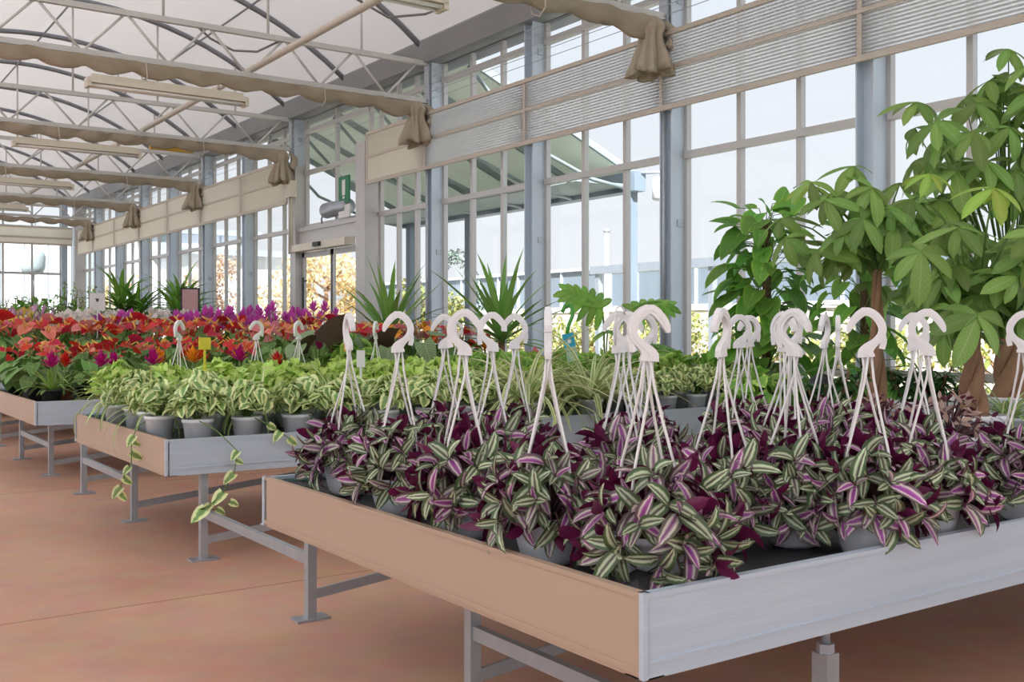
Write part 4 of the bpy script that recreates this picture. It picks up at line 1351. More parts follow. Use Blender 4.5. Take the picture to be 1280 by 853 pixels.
# pothos: heart leaves on thin stalks over the rim
def pothos_leaves(rr, n, L, R0, z0, hh):
    out = []
    for i in range(n):
        f = (i + .5) / n
        az = i * 2.39996 + rr.uniform(-.4, .4)
        th = 1.75 * f ** .6
        rad = R0 * rr.uniform(.55, 1.12)
        p = V((rad * math.sin(th) * math.cos(az), rad * math.sin(th) * math.sin(az), z0 + hh * math.cos(th) * rr.uniform(.7, 1.15)))
        outw = V((math.cos(az), math.sin(az), 0))
        d = outw * rr.uniform(.5, 1) + V((rr.uniform(-.6, .6), rr.uniform(-.6, .6), rr.uniform(-.75, .45)))
        n_ = V((0, 0, 1)) * rr.uniform(.5, 1) + outw * rr.uniform(.1, .9) + V((rr.uniform(-.4, .4), rr.uniform(-.4, .4), 0))
        out.append((p - d.normalized() * L * .4, d, n_, rr.uniform(.7, 1.2)))
    return out
def pothos_geo(L, seg=4):
    return [leaf_geo(L, L * .74, P_HEART, seg, f, dr, .10) for f, dr in ((.25, .6), (.45, .9), (.1, .3))]
def pothos_build(mt, potm, soilm, n, L, R0, z0, hh, single, hang=False):
    geos = pothos_geo(L, 4 if single else 3)
    mes = [geo_mesh('leaf', g, LM[mt]) for g in geos]
    def b(t, rr, v):
        pot(t, potm, soilm)
        lv = pothos_leaves(rr, n, L, R0, z0, hh)
        sm = MB()
        for p, d, n_, s in lv[::2 if single else 3]:
            sm.tube([(p.x * .15, p.y * .15, z0 - .05), (p.x * .6, p.y * .6, p.z * .6 + z0 * .42), tuple(p)], .0016, 3, cap=False)
        part('stems', sm, M['green_stem'], t, True, 'stuff')
        if single:
            for p, d, n_, s in lv:
                obj('leaf', mes[rr.randrange(3)], t, frame(p, d, n_) @ Matrix.Scale(s, 4))
        else:
            m = MB()
            for p, d, n_, s in lv:
                m.add(geos[rr.randrange(3)], frame(p, d, n_) @ Matrix.Scale(s, 4))
            part('foliage', m, LM[mt], t, True, 'stuff')
        if hang:
            hanger(t, rr.uniform(0, 6))
    return b
NJOY1 = Kind('variegated_pothos', 'plant', 'white-edged pothos on the second bench', pothos_build('njoy', POT_W, SOIL_W, 105, .066, .135, .165, .095, True), 4)
NJOY2 = Kind('variegated_pothos', 'plant', 'white-edged pothos on the second bench', pothos_build('njoy', POT_W, SOIL_W, 120, .066, .15, .175, .11, False), 3)
LIME = Kind('lime_pothos', 'plant', 'lime pothos on the second bench', pothos_build('lime', POT_W, SOIL_W, 120, .068, .15, .19, .12, False), 4)
GOLD = Kind('golden_pothos', 'plant', 'golden pothos on the second bench', pothos_build('golden', POT_W, SOIL_W, 80, .095, .16, .20, .13, False), 4)
LIMEH = Kind('hanging_lime_pothos', 'plant', 'lime pothos in hanging pots on the second bench', pothos_build('lime', POT_HANG, SOIL_HANG, 80, .080, .15, .17, .11, False, True), 2)

# spider plants: long arching striped straps
def spider_build(mt, n, L, W, single, potm=POT_W, soilm=SOIL_W, zb=.11):
    geos = [leaf_geo(L * s, W, P_STRAP, 8, .35, d_, 0, st, 1.2) for s, d_, st in ((1, 1.5, 0), (.9, 2.0, 0), (1.1, 1.2, 0), (.75, 1.0, 0), (1.05, 2.4, 0))]
    mes = [geo_mesh('leaf', g, LM[mt]) for g in geos]
    def b(t, rr, v):
        pot(t, potm, soilm)
        m = MB()
        for i in range(n):
            az = i * 2.39996 + rr.uniform(-.3, .3)
            el = 1.35 - 1.0 * (i / n) + rr.uniform(-.15, .15)
            d = V((math.cos(az) * math.cos(el), math.sin(az) * math.cos(el), math.sin(el)))
            nn = V((-math.cos(az) * math.sin(el), -math.sin(az) * math.sin(el), math.cos(el)))
            mx = frame(V((math.cos(az) * .012, math.sin(az) * .012, zb - .01)), d, nn) @ Matrix.Scale(rr.uniform(.75, 1.15), 4)
            g = rr.randrange(5)
            if single:
                obj('leaf', mes[g], t, mx)
            else:
                m.add(geos[g], mx)
        if not single:
            part('foliage', m, LM[mt], t, True, 'stuff')
    return b
SPID = Kind('spider_plant', 'plant', 'spider plants among the pothos', spider_build('spider', 46, .30, .017, True), 3)
SPIDB = Kind('spider_plant', 'plant', 'large spider plants on the second bench', spider_build('spider_edge', 70, .54, .027, True), 2)

# bromeliads: strap rosette with a bright bract head
def bract_geo(m, rr, z, n, L, W, up0, up1, mi=0, cx=0, cy=0):
    for i in range(n):
        f = i / max(1, n - 1)
        az = i * 2.39996
        el = up0 + (up1 - up0) * f + rr.uniform(-.1, .1)
        d = V((math.cos(az) * math.cos(el), math.sin(az) * math.cos(el), math.sin(el)))
        nn = V((-math.cos(az) * math.sin(el), -math.sin(az) * math.sin(el), math.cos(el)))
        m.add(leaf_geo(L * rr.uniform(.8, 1.15) * (1 - .25 * f), W, P_OVATE, 3, .35, -.25), frame(V((cx + math.cos(az) * .006, cy + math.sin(az) * .006, z + .05 * f)), d, nn), mi)
def brom_build(single):
    geos = [leaf_geo(.27 * s, .030, P_STRAP, 7, .35, d_, 0, 0, 1.3) for s, d_ in ((1, 1.3), (.9, 1.7), (1.1, 1.0), (.8, .7))]
    mes = [geo_mesh('leaf', g, LM['strap']) for g in geos]
    def mk(col):
        def b(t, rr, v):
            pot(t, POT_T if v % 2 else POT_B, SOIL_T)
            m = MB()
            for i in range(20):
                az = i * 2.39996
                el = 1.35 - .95 * i / 20 + rr.uniform(-.12, .12)
                d = V((math.cos(az) * math.cos(el), math.sin(az) * math.cos(el), math.sin(el)))
                nn = V((-math.cos(az) * math.sin(el), -math.sin(az) * math.sin(el), math.cos(el)))
                mx = frame(V((math.cos(az) * .012, math.sin(az) * .012, .085)), d, nn) @ Matrix.Scale(rr.uniform(.8, 1.15), 4)
                if single:
                    obj('leaf', mes[i % 4], t, mx)
                else:
                    m.add(geos[i % 4], mx)
            if not single:
                part('foliage', m, LM['strap'], t, True, 'stuff')
            st = part('flower_stalk', MB().tube([(0, 0, .08), (0.004, 0, .2), (0, 0, .31)], [.007, .006, .008], 6), M['green_stem'], t, True)
            fm = MB()
            bract_geo(fm, rr, .25, 22, .095, .032, .25, 1.45)
            f = part('flower', fm, PM[col], t, True)
        return b
    return mk
BROM = {}
for c in ('magenta', 'orange', 'scarlet', 'cream', 'red', 'pink'):
    BROM[c] = Kind('bromeliad', 'plant', '%s bromeliads' % c, brom_build(True)(c), 2)

# anthuriums: heart leaves, waxy coloured spathes with a spadix
def anth_build(col, nf, leafm='anth', n=20, H=.34):
    hl = [leaf_geo(.15 * s, .115 * s, P_HEART, 4, .15, d_, .16) for s, d_ in ((1, .7), (.8, .5), (1.1, .9))]
    sp = MB().add(leaf_geo(.085, .082, P_HEART, 4, .25, .5, .16)).mesh('flower', PM[col], True)
    sd = MB().tube([(0, .012, .002), (0, .03, .022), (0, .045, .045)], [.005, .0055, .003], 6).mesh('spadix', M['yellow_flower'], True)
    def b(t, rr, v):
        pot(t, POT_B, SOIL_B)
        m, sm = MB(), MB()
        for i in range(n):
            az = i * 2.39996 + rr.uniform(-.3, .3)
            r = .05 + .12 * (i / n) ** .7
            z = H * rr.uniform(.55, .95) * (1 - .35 * i / n)
            p = V((r * math.cos(az), r * math.sin(az), z))
            d = V((math.cos(az), math.sin(az), rr.uniform(-.7, .1)))
            m.add(hl[i % 3], frame(p, d, V((math.cos(az) * .5, math.sin(az) * .5, 1))) @ Matrix.Scale(rr.uniform(.75, 1.15), 4))
            sm.tube([(p.x * .1, p.y * .1, .09), (p.x * .6, p.y * .6, z * .7), tuple(p)], .0025, 3, cap=False)
        part('foliage', m, LM[leafm], t, True, 'stuff')
        part('stems', sm, M['green_stem'], t, True, 'stuff')
        for i in range(nf):
            az = i * 2.39996 + rr.uniform(-.5, .5)
            r = rr.uniform(.02, .17)
            z = H + rr.uniform(.0, .10) - r * .25
            p = V((r * math.cos(az), r * math.sin(az), z))
            st = part('flower_stalk', MB().tube([(p.x * .1, p.y * .1, .1), (p.x * .7, p.y * .7, z * .7), tuple(p)], .0025, 4), M['green_stem'], t, True)
            d = V((math.cos(az), math.sin(az), rr.uniform(-.4, .35)))
            mx = frame(p, d, V((-.5 + rr.uniform(-.4, .4), -.6 + rr.uniform(-.4, .4), 1.0))) @ Matrix.Scale(rr.uniform(.8, 1.25), 4)
            obj('flower', sp, st, mx)
            obj('spadix', sd, st, mx)
    return b
ANTH = {c: Kind('anthurium', 'plant', '%s anthuriums' % c, anth_build(c, nf), 3) for c, nf in (('red', 6), ('salmon', 6), ('pink', 6), ('orange', 5))}

# orchids: strap leaves at the foot, arching sprays of round blooms
def orchid_build(col, nb=9):
    def b(t, rr, v):
        pot(t, POT_B, SOIL_B)
        m = MB()
        for i in range(6):
            az = i * 2.39996
            m.add(leaf_geo(.18, .055, P_STRAP, 4, .3, 1.0), frame(V((0, 0, .11)), V((math.cos(az), math.sin(az), .5)), V((0, 0, 1))))
        part('foliage', m, LM['anth'], t, True, 'stuff')
        for k in range(3):
            az = rr.uniform(0, 6.28)
            pts = [V((math.cos(az) * a, math.sin(az) * a, z)) for a, z in ((0, .1), (.03, .3), (.08, .42), (.15, .47), (.21, .44))]
            st = part('flower_stalk', MB().tube(pts, .0028, 4), M['green_stem'], t, True)
            fm = MB()
            for q in range(nb):
                f = q / nb
                p = pts[2].lerp(pts[3], f * 2) if f < .5 else pts[3].lerp(pts[4], f * 2 - 1)
                p = p + V((rr.uniform(-.03, .03), rr.uniform(-.03, .03), rr.uniform(-.045, .03)))
                face_ = V((-.6 + rr.uniform(-.5, .5), -.8 + rr.uniform(-.4, .4), rr.uniform(-.2, .3))).normalized()
                u = face_.cross(V((0, 0, 1))).normalized()
                w_ = u.cross(face_)
                for j in range(5):
                    a = 2 * PI * j / 5 + .3
                    d = u * math.cos(a) + w_ * math.sin(a)
                    fm.add(leaf_geo(.038, .034 if j % 2 else .026, P_OVATE, 2, .1, -.2), frame(p, d + face_ * .15, face_))
            part('blossom_spray', fm, PM[col], st, True, 'stuff')
    return b
ORCH = {c: Kind('orchid', 'plant', '%s orchids' % c, orchid_build(c), 2) for c in ('white', 'yellow', 'lilac', 'fuchsia')}

# tall magenta torch-shaped flowers
def torch_build(t, rr, v):
    pot(t, POT_B, SOIL_B)
    m = MB()
    for i in range(22):
        az = i * 2.39996
        el = 1.3 - .8 * i / 22
        d = V((math.cos(az) * math.cos(el), math.sin(az) * math.cos(el), math.sin(el)))
        m.add(leaf_geo(.34, .055, P_NARROW, 5, .3, .9, 0, 0, 1.4), frame(V((math.cos(az) * .02, math.sin(az) * .02, .09)), d, V((-d.x, -d.y, .6))) @ Matrix.Scale(rr.uniform(.7, 1.1), 4))
    part('foliage', m, LM['strap'], t, True, 'stuff')
    for k in range(7):
        az = k * 2.39996
        r = .05 + .12 * k / 7
        p = V((r * math.cos(az), r * math.sin(az), .42 + rr.uniform(-.05, .06)))
        st = part('flower_stalk', MB().tube([(p.x * .15, p.y * .15, .1), (p.x * .8, p.y * .8, .3), tuple(p)], .004, 4), M['green_stem'], t, True)
        fm = MB()
        bract_geo(fm, rr, p.z - .03, 14, .065, .026, .3, 1.4, 0, p.x, p.y)
        part('flower', fm, PM['fuchsia'], st, True)
TORCH = Kind('magenta_torch_flower', 'plant', 'magenta torch flowers', torch_build, 3)

# sword rosettes and canes for the back
def sword_build(mt, n, L, W, droop, cane=0.0, heads=1, big=False, potm=None, soilm=None):
    g = [leaf_geo(L * s, W, P_SWORD, 5, .3, d_, 0, 0, 1.5) for s, d_ in ((1, droop), (.85, droop * 1.4), (1.1, droop * .6))]
    mes = [geo_mesh('leaf', x, LM[mt]) for x in g]
    potm, soilm = potm or POT_L, soilm or SOIL_L
    def b(t, rr, v):
        pot(t, potm, soilm)
        m = MB()
        cm = MB()
        for h in range(heads):
            a = h * 2.1
            o_ = V((.08 * math.cos(a) * (heads > 1), .08 * math.sin(a) * (heads > 1), .14 + cane * (1 - .25 * h)))
            cm.tube([(o_.x * .4, o_.y * .4, .12), (o_.x * .8, o_.y * .8, o_.z * .6), tuple(o_)], .018, 6)
            for i in range(n):
                az = i * 2.39996 + rr.uniform(-.2, .2)
                el = 1.45 - 1.5 * i / n + rr.uniform(-.1, .1)
                d = V((math.cos(az) * math.cos(el), math.sin(az) * math.cos(el), math.sin(el)))
                nn = V((-math.cos(az) * math.sin(el), -math.sin(az) * math.sin(el), math.cos(el)))
                mx = frame(o_ - V((0, 0, .04 * i / n)), d, nn) @ Matrix.Scale(rr.uniform(.75, 1.1), 4)
                if big:
                    obj('leaf', mes[i % 3], t, mx)
                else:
                    m.add(g[i % 3], mx)
        part('cane', cm, M['wood_stem'], t, True)
        if not big:
            part('foliage', m, LM[mt], t, True, 'stuff')
    return b
YUCCA = Kind('yucca', 'plant', None, sword_build('yucca', 34, .50, .042, .35, .12, 1, True), 2)
DRAC = Kind('dracaena', 'plant', 'green dracaenas on the far benches', sword_build('dracaena', 40, .42, .045, 1.0, .35, 3), 3)
CORD = Kind('cordyline', 'plant', 'bronze cordylines on the far benches', sword_build('dark_red', 26, .34, .055, .9, .22, 2), 2)

def bushy_build(mt, n, L, W, H, R0):
    g = leaf_geo(L, W, P_NARROW, 3, .2, .6)
    def b(t, rr, v):
        pot(t, POT_L, SOIL_L)
        m, sm = MB(), MB()
        for k in range(9):
            a = k * 2.39996
            tip = V((math.cos(a) * R0 * (k / 9) ** .5, math.sin(a) * R0 * (k / 9) ** .5, H * rr.uniform(.7, 1.0)))
            sm.tube([(tip.x * .15, tip.y * .15, .13), (tip.x * .6, tip.y * .6, tip.z * .6), tuple(tip)], .005, 4, cap=False)
            for q in range(n // 9):
                f = rr.uniform(.3, 1.02)
                p = V((tip.x * f, tip.y * f, .14 + (tip.z - .14) * f))
                az = rr.uniform(0, 6.28)
                d = V((math.cos(az), math.sin(az), rr.uniform(-.5, .5)))
                m.add(g, frame(p, d, V((0, 0, 1))) @ Matrix.Scale(rr.uniform(.7, 1.2), 4))
        part('foliage', m, LM[mt], t, True, 'stuff')
        part('stems', sm, M['wood_stem'], t, True, 'stuff')
    return b
BUSHG = Kind('leafy_houseplant', 'plant', 'leafy green houseplants on the far benches', bushy_build('philo', 230, .13, .055, .75, .28), 3)
FICUS = Kind('slender_ficus', 'plant', 'slender small-leaved ficus on the far benches', bushy_build('dracaena', 260, .075, .035, 1.15, .26), 2)
FERN = Kind('dark_fern', 'plant', 'dark leafy plants between the trees', bushy_build('fern', 420, .08, .026, .36, .24), 2)

# ------------------------------------------------------------------ second bench: pothos, spider plants
def rows(kindf, y, xs, what, bench, rown, jit=.02):
    for i, x in enumerate(xs):
        k = kindf(i, x)
        if k is None:
            continue
        k.put((x + rp.uniform(-jit, jit), y + rp.uniform(-jit, jit), BED), '%s, %s bench, %s row, %s from the aisle' % (what[k], bench, rown, ORD[i]))
W = {YUCCA: 'yucca', NJOY1: 'white-edged pothos in a white pot', NJOY2: 'white-edged pothos in a white pot', LIME: 'lime green pothos in a white pot', GOLD: 'golden pothos in a white pot',
     LIMEH: 'lime pothos in a hanging pot', SPID: 'striped spider plant', SPIDB: 'large white-edged spider plant', TORCH: 'magenta torch flower',
     DRAC: 'green dracaena', CORD: 'bronze cordyline', BUSHG: 'leafy green houseplant', FICUS: 'slender ficus', FERN: 'dark leafy plant'}
for c, k in BROM.items():
    W[k] = '%s bromeliad' % c
for c, k in ANTH.items():
    W[k] = '%s anthurium' % c
for c, k in ORCH.items():
    W[k] = '%s orchid' % c
xs1 = [1.49, 1.71, 1.96, 2.19, 2.42, 2.66, 2.92, 3.28, 3.72, 4.06, 4.30, 4.54, 4.78, 5.02, 5.26]
rows(lambda i, x: SPIDB if i in (7, 8) else NJOY1, 4.555, xs1, W, 'second', 'front', .006)
xs2 = [1.42, 1.66, 1.90, 2.14, 2.38, 2.62, 2.86, 3.12, 3.46, 3.86, 4.14, 4.40, 4.66, 4.92, 5.18]
rows(lambda i, x: SPIDB if i == 8 else (SPID if i == 2 else NJOY1), 4.83, xs2, W, 'second', 'second')
xs3 = [1.44, 1.68, 1.93, 2.16, 2.40, 2.68, 2.95, 3.22, 3.50, 3.78, 4.06, 4.34, 4.62, 4.90, 5.18]
rows(lambda i, x: SPID if i in (0, 2, 4) else (NJOY2 if i == 1 else LIME if i < 7 and i % 2 else (LIME if i < 10 else GOLD)), 5.10, xs3, W, 'second', 'third')
rows(lambda i, x: NJOY2 if i == 0 else SPID if i == 1 else (LIME if i < 8 else GOLD), 5.38, xs3, W, 'second', 'fourth')
rows(lambda i, x: SPID if i == 0 else LIME if i < 8 else GOLD, 5.64, xs3, W, 'second', 'fifth')
rows(lambda i, x: LIMEH if i in (1, 3, 4, 6, 8) else (None if i > 11 else (LIME if i < 8 else GOLD)), 5.90, [1.52, 1.82, 2.05, 2.27, 2.56, 2.82, 3.08, 3.36, 3.69, 4.0, 4.3, 4.6, 4.9], W, 'second', 'rear')

# trailing vines hanging over the edge of the second bench
VL = geo_mesh('leaf', leaf_geo(.058, .043, P_HEART, 4, .2, .5, .1), LM['njoy'])
def vine(label, pts, lv):
    t = thing('trailing_vine', label, 'vine', pts[0])
    o_ = V(pts[0])
    P = [V(p) - o_ for p in pts]
    part('stem', MB().tube(P, .0025, 5), M['green_stem'], t, True)
    for f, s, dx in lv:
        q = f * (len(P) - 1)
        i = min(int(q), len(P) - 2)
        p = P[i].lerp(P[i + 1], q - i)
        d = V((dx, -.25, -.5))
        obj('leaf', VL, t, frame(p, d, V((-.6, -.8, .4))) @ Matrix.Scale(s, 4))
vine('long pothos vine hanging over the second bench corner below the front panel', [(1.47, 4.47, .60), (1.52, 4.39, .56), (1.60, 4.36, .47), (1.58, 4.35, .38), (1.53, 4.345, .30), (1.47, 4.34, .25), (1.43, 4.34, .24), (1.52, 4.34, .23), (1.56, 4.34, .26)],
     [(.25, .9, -.6), (.38, 1.1, -.8), (.5, 1.3, -.7), (.62, .9, -.8), (.78, 1.4, -.9), (.85, .8, .7), (1.0, .8, .8), (.3, .7, .8)])
vine('pothos vine hanging down the aisle-side panel of the second bench', [(1.38, 4.85, .60), (1.30, 4.83, .55), (1.27, 4.80, .48), (1.26, 4.76, .40), (1.25, 4.84, .34), (1.25, 4.90, .28), (1.25, 4.92, .25)],
     [(.25, 1.0, -.5), (.4, 1.1, .6), (.55, .8, -.6), (.7, .9, .5), (.85, 1.1, -.6), (1.0, .9, .3), (.3, .8, .8)])
vine('short pothos vine over the front panel of the second bench', [(1.98, 4.47, .60), (2.02, 4.39, .56), (2.06, 4.37, .50), (2.08, 4.37, .46)], [(.4, .9, -.6), (.7, 1.0, .7), (1.0, .9, .2)])
vine('pothos shoot at the second bench edge beside the third white pot', [(1.72, 4.47, .60), (1.78, 4.39, .56), (1.84, 4.37, .51)], [(.35, .8, .7), (.7, 1.0, -.6), (1.0, .9, .5)])

def tag_on_stick(name, label, x, y, z0, z1, w_, h_, mt, turn, mt2=None):
    t = thing(name, label, 'plant tag', (x, y, z0), face(x, y, turn))
    part('stick', MB().box(-.006, -.002, 0, .006, .002, z1 - z0), mt, t)
    part('card', MB().box(-w_ / 2, -.002, z1 - z0 - .005, w_ / 2, .002, z1 - z0 + h_), mt, t)
    if mt2:
        part('print', MB().box(-w_ * .35, -.0035, z1 - z0 + h_ * .25, w_ * .35, -.002, z1 - z0 + h_ * .85), mt2, t)
    return t
tag_on_stick('plant_tag', 'bent yellow plant tag sticking up out of the pothos', 1.72, 5.15, .70, .90, .065, .055, M['yellow_tag'], .5)
tag_on_stick('plant_tag', 'small orange plant tag with a pale print behind the lime pothos', 2.93, 6.02, .75, .86, .05, .05, M['orange_tag'], 0, M['white_paint'])
tag_on_stick('plant_tag', 'white rounded plant tag standing in the lime pothos', 2.50, 4.98, .70, .80, .045, .085, M['hook'], .2)
t = thing('plant_tag', 'blue and green picture tag on a bright green hanger hook', 'plant tag', (3.95, 5.0, .80), face(3.95, 5.0, .25))
part('card', MB().box(-.035, -.002, .0, .035, .002, .17), M['photo_tag'], t, mat=Matrix.Rotation(-.22, 4, 'Y'))
part('card_top', MB().box(-.036, -.004, .09, .036, .0025, .175), M['blue_tag'], t, mat=Matrix.Rotation(-.22, 4, 'Y'))
part('emblem', MB().lathe([(0.0, 0), (.013, 0.0), (.013, .002), (0, .002)], 14), M['white_paint'], t, mat=Matrix.Rotation(-.22, 4, 'Y') @ Matrix.Translation((0, -.004, .125)) @ Matrix.Rotation(PI / 2, 4, 'X'))
part('hanger_hook', MB().tube([(-.07, 0, .30), (-.055, 0, .335), (-.03, 0, .345), (-.008, 0, .325), (-.005, 0, .28), (-.03, 0, .22), (-.04, 0, .17)], .012, 8), M['green_plastic'], t, True)

# ------------------------------------------------------------------ third bench and beyond
SCL = {'fourth': 1.45, 'fifth': 1.42, 'sixth': 1.3, 'seventh': 1.2, 'eighth': 1.15}
TAKEN = ((4.62, 8.62), (5.16, 7.55), (3.36, 7.40), (4.05, 7.30))
def grid(kindf, ys, x0, x1, dx, bench, z=BED, jit=.04, rn=('front', 'second', 'third', 'fourth', 'rear')):
    for j, y in enumerate(ys):
        x = x0 + (dx * .4 if j % 2 else 0)
        i = 0
        while x < x1:
            k = kindf(j, i, x)
            if any((x - a) ** 2 + (y - b) ** 2 < .045 for a, b in TAKEN):
                k = None
            if k is not None:
                k.put((x + rp.uniform(-jit, jit), y + rp.uniform(-jit, jit), z), '%s, %s bench, %s row, %s from the aisle' % (W[k], bench, rn[j] if len(ys) > 1 else 'only', ORD[i]), scale=rp.uniform(.92, 1.1) * (1.3 if bench == 'third' and x > 3.2 else SCL.get(bench, 1.0)))
            x += dx
            i += 1
B3 = ['magenta', 'magenta', 'magenta', 'orange', 'magenta', 'scarlet', 'cream', 'magenta']
def k3(j, i, x):
    if x < 3.3:
        if j < 2:
            return BROM[(B3 if j == 0 else ['scarlet', 'magenta', 'orange', 'scarlet', 'orange', 'cream', 'magenta', 'scarlet'])[i % 8]]
        return ANTH[['red', 'red', 'red', 'salmon', 'red'][(i + j) % 5]]
    if j == 0:
        return [BROM['cream'], ANTH['orange'], ANTH['red'], BROM['orange'], ANTH['salmon'], BROM['pink'], GOLD, GOLD][i % 8]
    if j == 1:
        return [ANTH['salmon'], BROM['magenta'], ANTH['red'], BROM['scarlet'], ANTH['orange'], BROM['pink'], GOLD, GOLD][(i + 3) % 8]
    return [ANTH['salmon'], ANTH['pink'], ANTH['red'], ANTH['pink']][(i + j) % 4]
grid(k3, (7.34, 7.68, 8.08, 8.48, 8.80), 1.46, 5.35, .31, 'third')
def k4(j, i, x):
    if x > 3.9 and j >= 3:
        return TORCH
    return ANTH[['red', 'red', 'salmon', 'red', 'red', 'pink', 'red'][(i * 2 + j) % 7]]
grid(k4, (10.15, 10.55, 10.95, 11.35, 11.62), 1.46, 5.35, .44, 'fourth')
def k5(j, i, x):
    if x > 4.1:
        return TORCH if j < 2 else ORCH['white']
    return ORCH[(['yellow', 'lilac', 'white', 'fuchsia', 'white', 'yellow', 'white', 'white'] if j == 0 else ['lilac', 'yellow', 'white', 'white', 'white'])[i % (8 if j == 0 else 5)]]
grid(k5, (12.95, 13.4, 13.9, 14.35), 1.8, 5.35, .46, 'fifth')
grid(lambda j, i, x: None if x > 3.9 else (BUSHG if (i + j) % 3 else CORD), (15.9, 16.9), 2.2, 5.4, .55, 'sixth')
grid(lambda j, i, x: DRAC if (i + j) % 2 else CORD, (18.7, 19.7), 2.7, 5.4, .6, 'seventh')
grid(lambda j, i, x: BUSHG if (i + j) % 2 else FICUS, (21.5, 22.5), 3.2, 5.4, .6, 'eighth')
grid(lambda j, i, x: FICUS if (i + j) % 2 else DRAC, (24.4, 25.6), 3.6, 5.4, .6, 'ninth')

def putone(k, x, y, label, z=BED, **kw):
    return k.put((x, y, z), label, **kw)
putone(DRAC, 4.35, 16.6, 'tall green dracaena bush behind the white price card', scale=1.75)
putone(DRAC, 5.00, 15.95, 'broad green dracaena bush beside the tall slender ficus', scale=1.75)
putone(FICUS, 5.35, 17.0, 'tall slender ficus against the window columns', scale=1.05)
putone(YUCCA, 4.62, 8.62, 'upright yucca with stiff leaves near the exit door post', scale=1.6)
putone(YUCCA, 5.16, 7.55, 'tall spiky yucca before the blue-grey column', scale=1.72)

# big-leaved anthurium with dark undersides on the third bench
HUGE = [geo_mesh('leaf', leaf_geo(.29, .21, P_HEART, 6, .15, d_, .12), LM['big_dark']) for d_ in (.3, .7)]
GREY = [geo_mesh('leaf', leaf_geo(.20, .16, P_HEART, 6, .2, .6, .14), LM['big_pale'])]
t = thing('large_leaved_anthurium', 'anthurium with huge brown-backed leaves among the flowering plants', 'plant', (3.40, 7.02, .36))
t.location = (3.36, 7.40, BED)
pot(t, POT_L, SOIL_L)
for k, (p, d, n_, me) in enumerate((((.05, 0, .40), (.45, -.25, .75), (.35, .75, .35), HUGE[0]), ((-.05, .05, .38), (-1, -.35, .02), (.1, .75, .55), HUGE[1]), ((.0, .1, .47), (-.9, .3, -.1), (-.2, -.2, 1), GREY[0]),
                                   ((.22, -.10, .40), (.35, -.35, -.75), (-.45, -.75, .4), GREY[0]), ((.3, .0, .44), (.9, -.4, -.3), (-.1, -.3, 1), HUGE[1]), ((.1, .1, .5), (.3, .9, .1), (-.3, -.5, .8), GREY[0]),
                                   ((-.2, -.05, .38), (-.6, -.7, -.4), (-.4, -.4, .9), GREY[0]))):
    st = part('leaf_stalk', MB().tube([(p[0] * .1, p[1] * .1, .13), (p[0] * .6, p[1] * .6, p[2] * .65), p], .006, 6), M['green_stem'], t, True)
    obj('leaf', me, st, frame(V(p), V(d), V(n_)))
t = thing('large_leaved_anthurium', 'anthurium with grey-green heart leaves behind the crossed hooks', 'plant', (4.05, 7.30, BED))
pot(t, POT_L, SOIL_L)
for k, (p, d, n_, me) in enumerate((((-.1, -.02, .44), (-.8, .3, -.05), (.1, .6, .55), HUGE[1]), ((.12, -.1, .40), (.2, -.4, -.9), (-.5, -.8, .2), GREY[0]), ((.25, 0, .46), (.9, -.3, .1), (-.1, -.2, 1), GREY[0]),
                                   ((.5, .1, .42), (.8, -.6, -.1), (.1, .0, 1), HUGE[0]), ((-.2, -.1, .36), (-.3, -.5, -.8), (-.5, -.7, .3), GREY[0]))):
    st = part('leaf_stalk', MB().tube([(p[0] * .1, p[1] * .1, .13), (p[0] * .6, p[1] * .6, p[2] * .65), p], .006, 6), M['green_stem'], t, True)
    obj('leaf', me, st, frame(V(p), V(d), V(n_)))

# monstera: split leaves
def monstera_geo(L):
    m = MB()
    m.add(leaf_geo(L * .96, L * .34, P_NARROW, 6, .1, .5, .04))
    for s in (-1, 1):
        for k in range(7):
            f = k / 6
            y0 = L * (.04 + .72 * f)
            z0 = -.24 * L * (y0 / L) ** 2
            a = 1.95 - 1.35 * f
            d = V((s * math.sin(a), math.cos(a), -.16))
            m.add(leaf_geo(L * (.56 - .12 * abs(f - .35)) * (1 - .30 * f), L * .165, prof_pow(.18, .28), 3, .05, .5), frame(V((0, y0, z0)), d, V((0, 0, 1))))
    return m
MON = monstera_geo(.30).mesh('leaf', LM['monstera'], True)
t = thing('monstera', 'monstera with split leaves standing before the windows', 'plant', (4.93, 5.86, BED), 0, None, 1.15)
pot(t, POT_L, SOIL_L)
for k, (p, d, n_, s) in enumerate((((-.08, -.06, .58), (-.62, .40, .40), (-.50, -.66, .45), 1.0), ((.12, -.12, .56), (.72, -.50, .22), (-.45, -.60, .60), 1.0), ((-.05, -.2, .30), (-.5, -.6, -.2), (-.3, -.3, .9), .8),
                                  ((.30, -.10, .34), (.8, -.5, -.15), (-.2, -.4, .9), 1.0), ((.1, .1, .42), (.5, .6, .2), (-.4, -.4, .8), .8), ((-.3, 0, .30), (-.9, .1, -.1), (0, -.4, .9), .85), ((.42, -.2, .24), (.6, -.6, -.4), (-.3, -.5, .8), .8),
                                  ((.0, -.28, .20), (.2, -.8, -.4), (-.2, -.3, .9), .7))):
    st = part('leaf_stalk', MB().tube([(p[0] * .1, p[1] * .1, .13), (p[0] * .5, p[1] * .5, p[2] * .8), p], .006, 6), M['green_stem'], t, True)
    obj('leaf', MON, st, frame(V(p), V(d), V(n_)) @ Matrix.Scale(s, 4))
putone(BROM['pink'], 4.40, 6.02, 'single pink bromeliad head beside the monstera', scale=1.05)

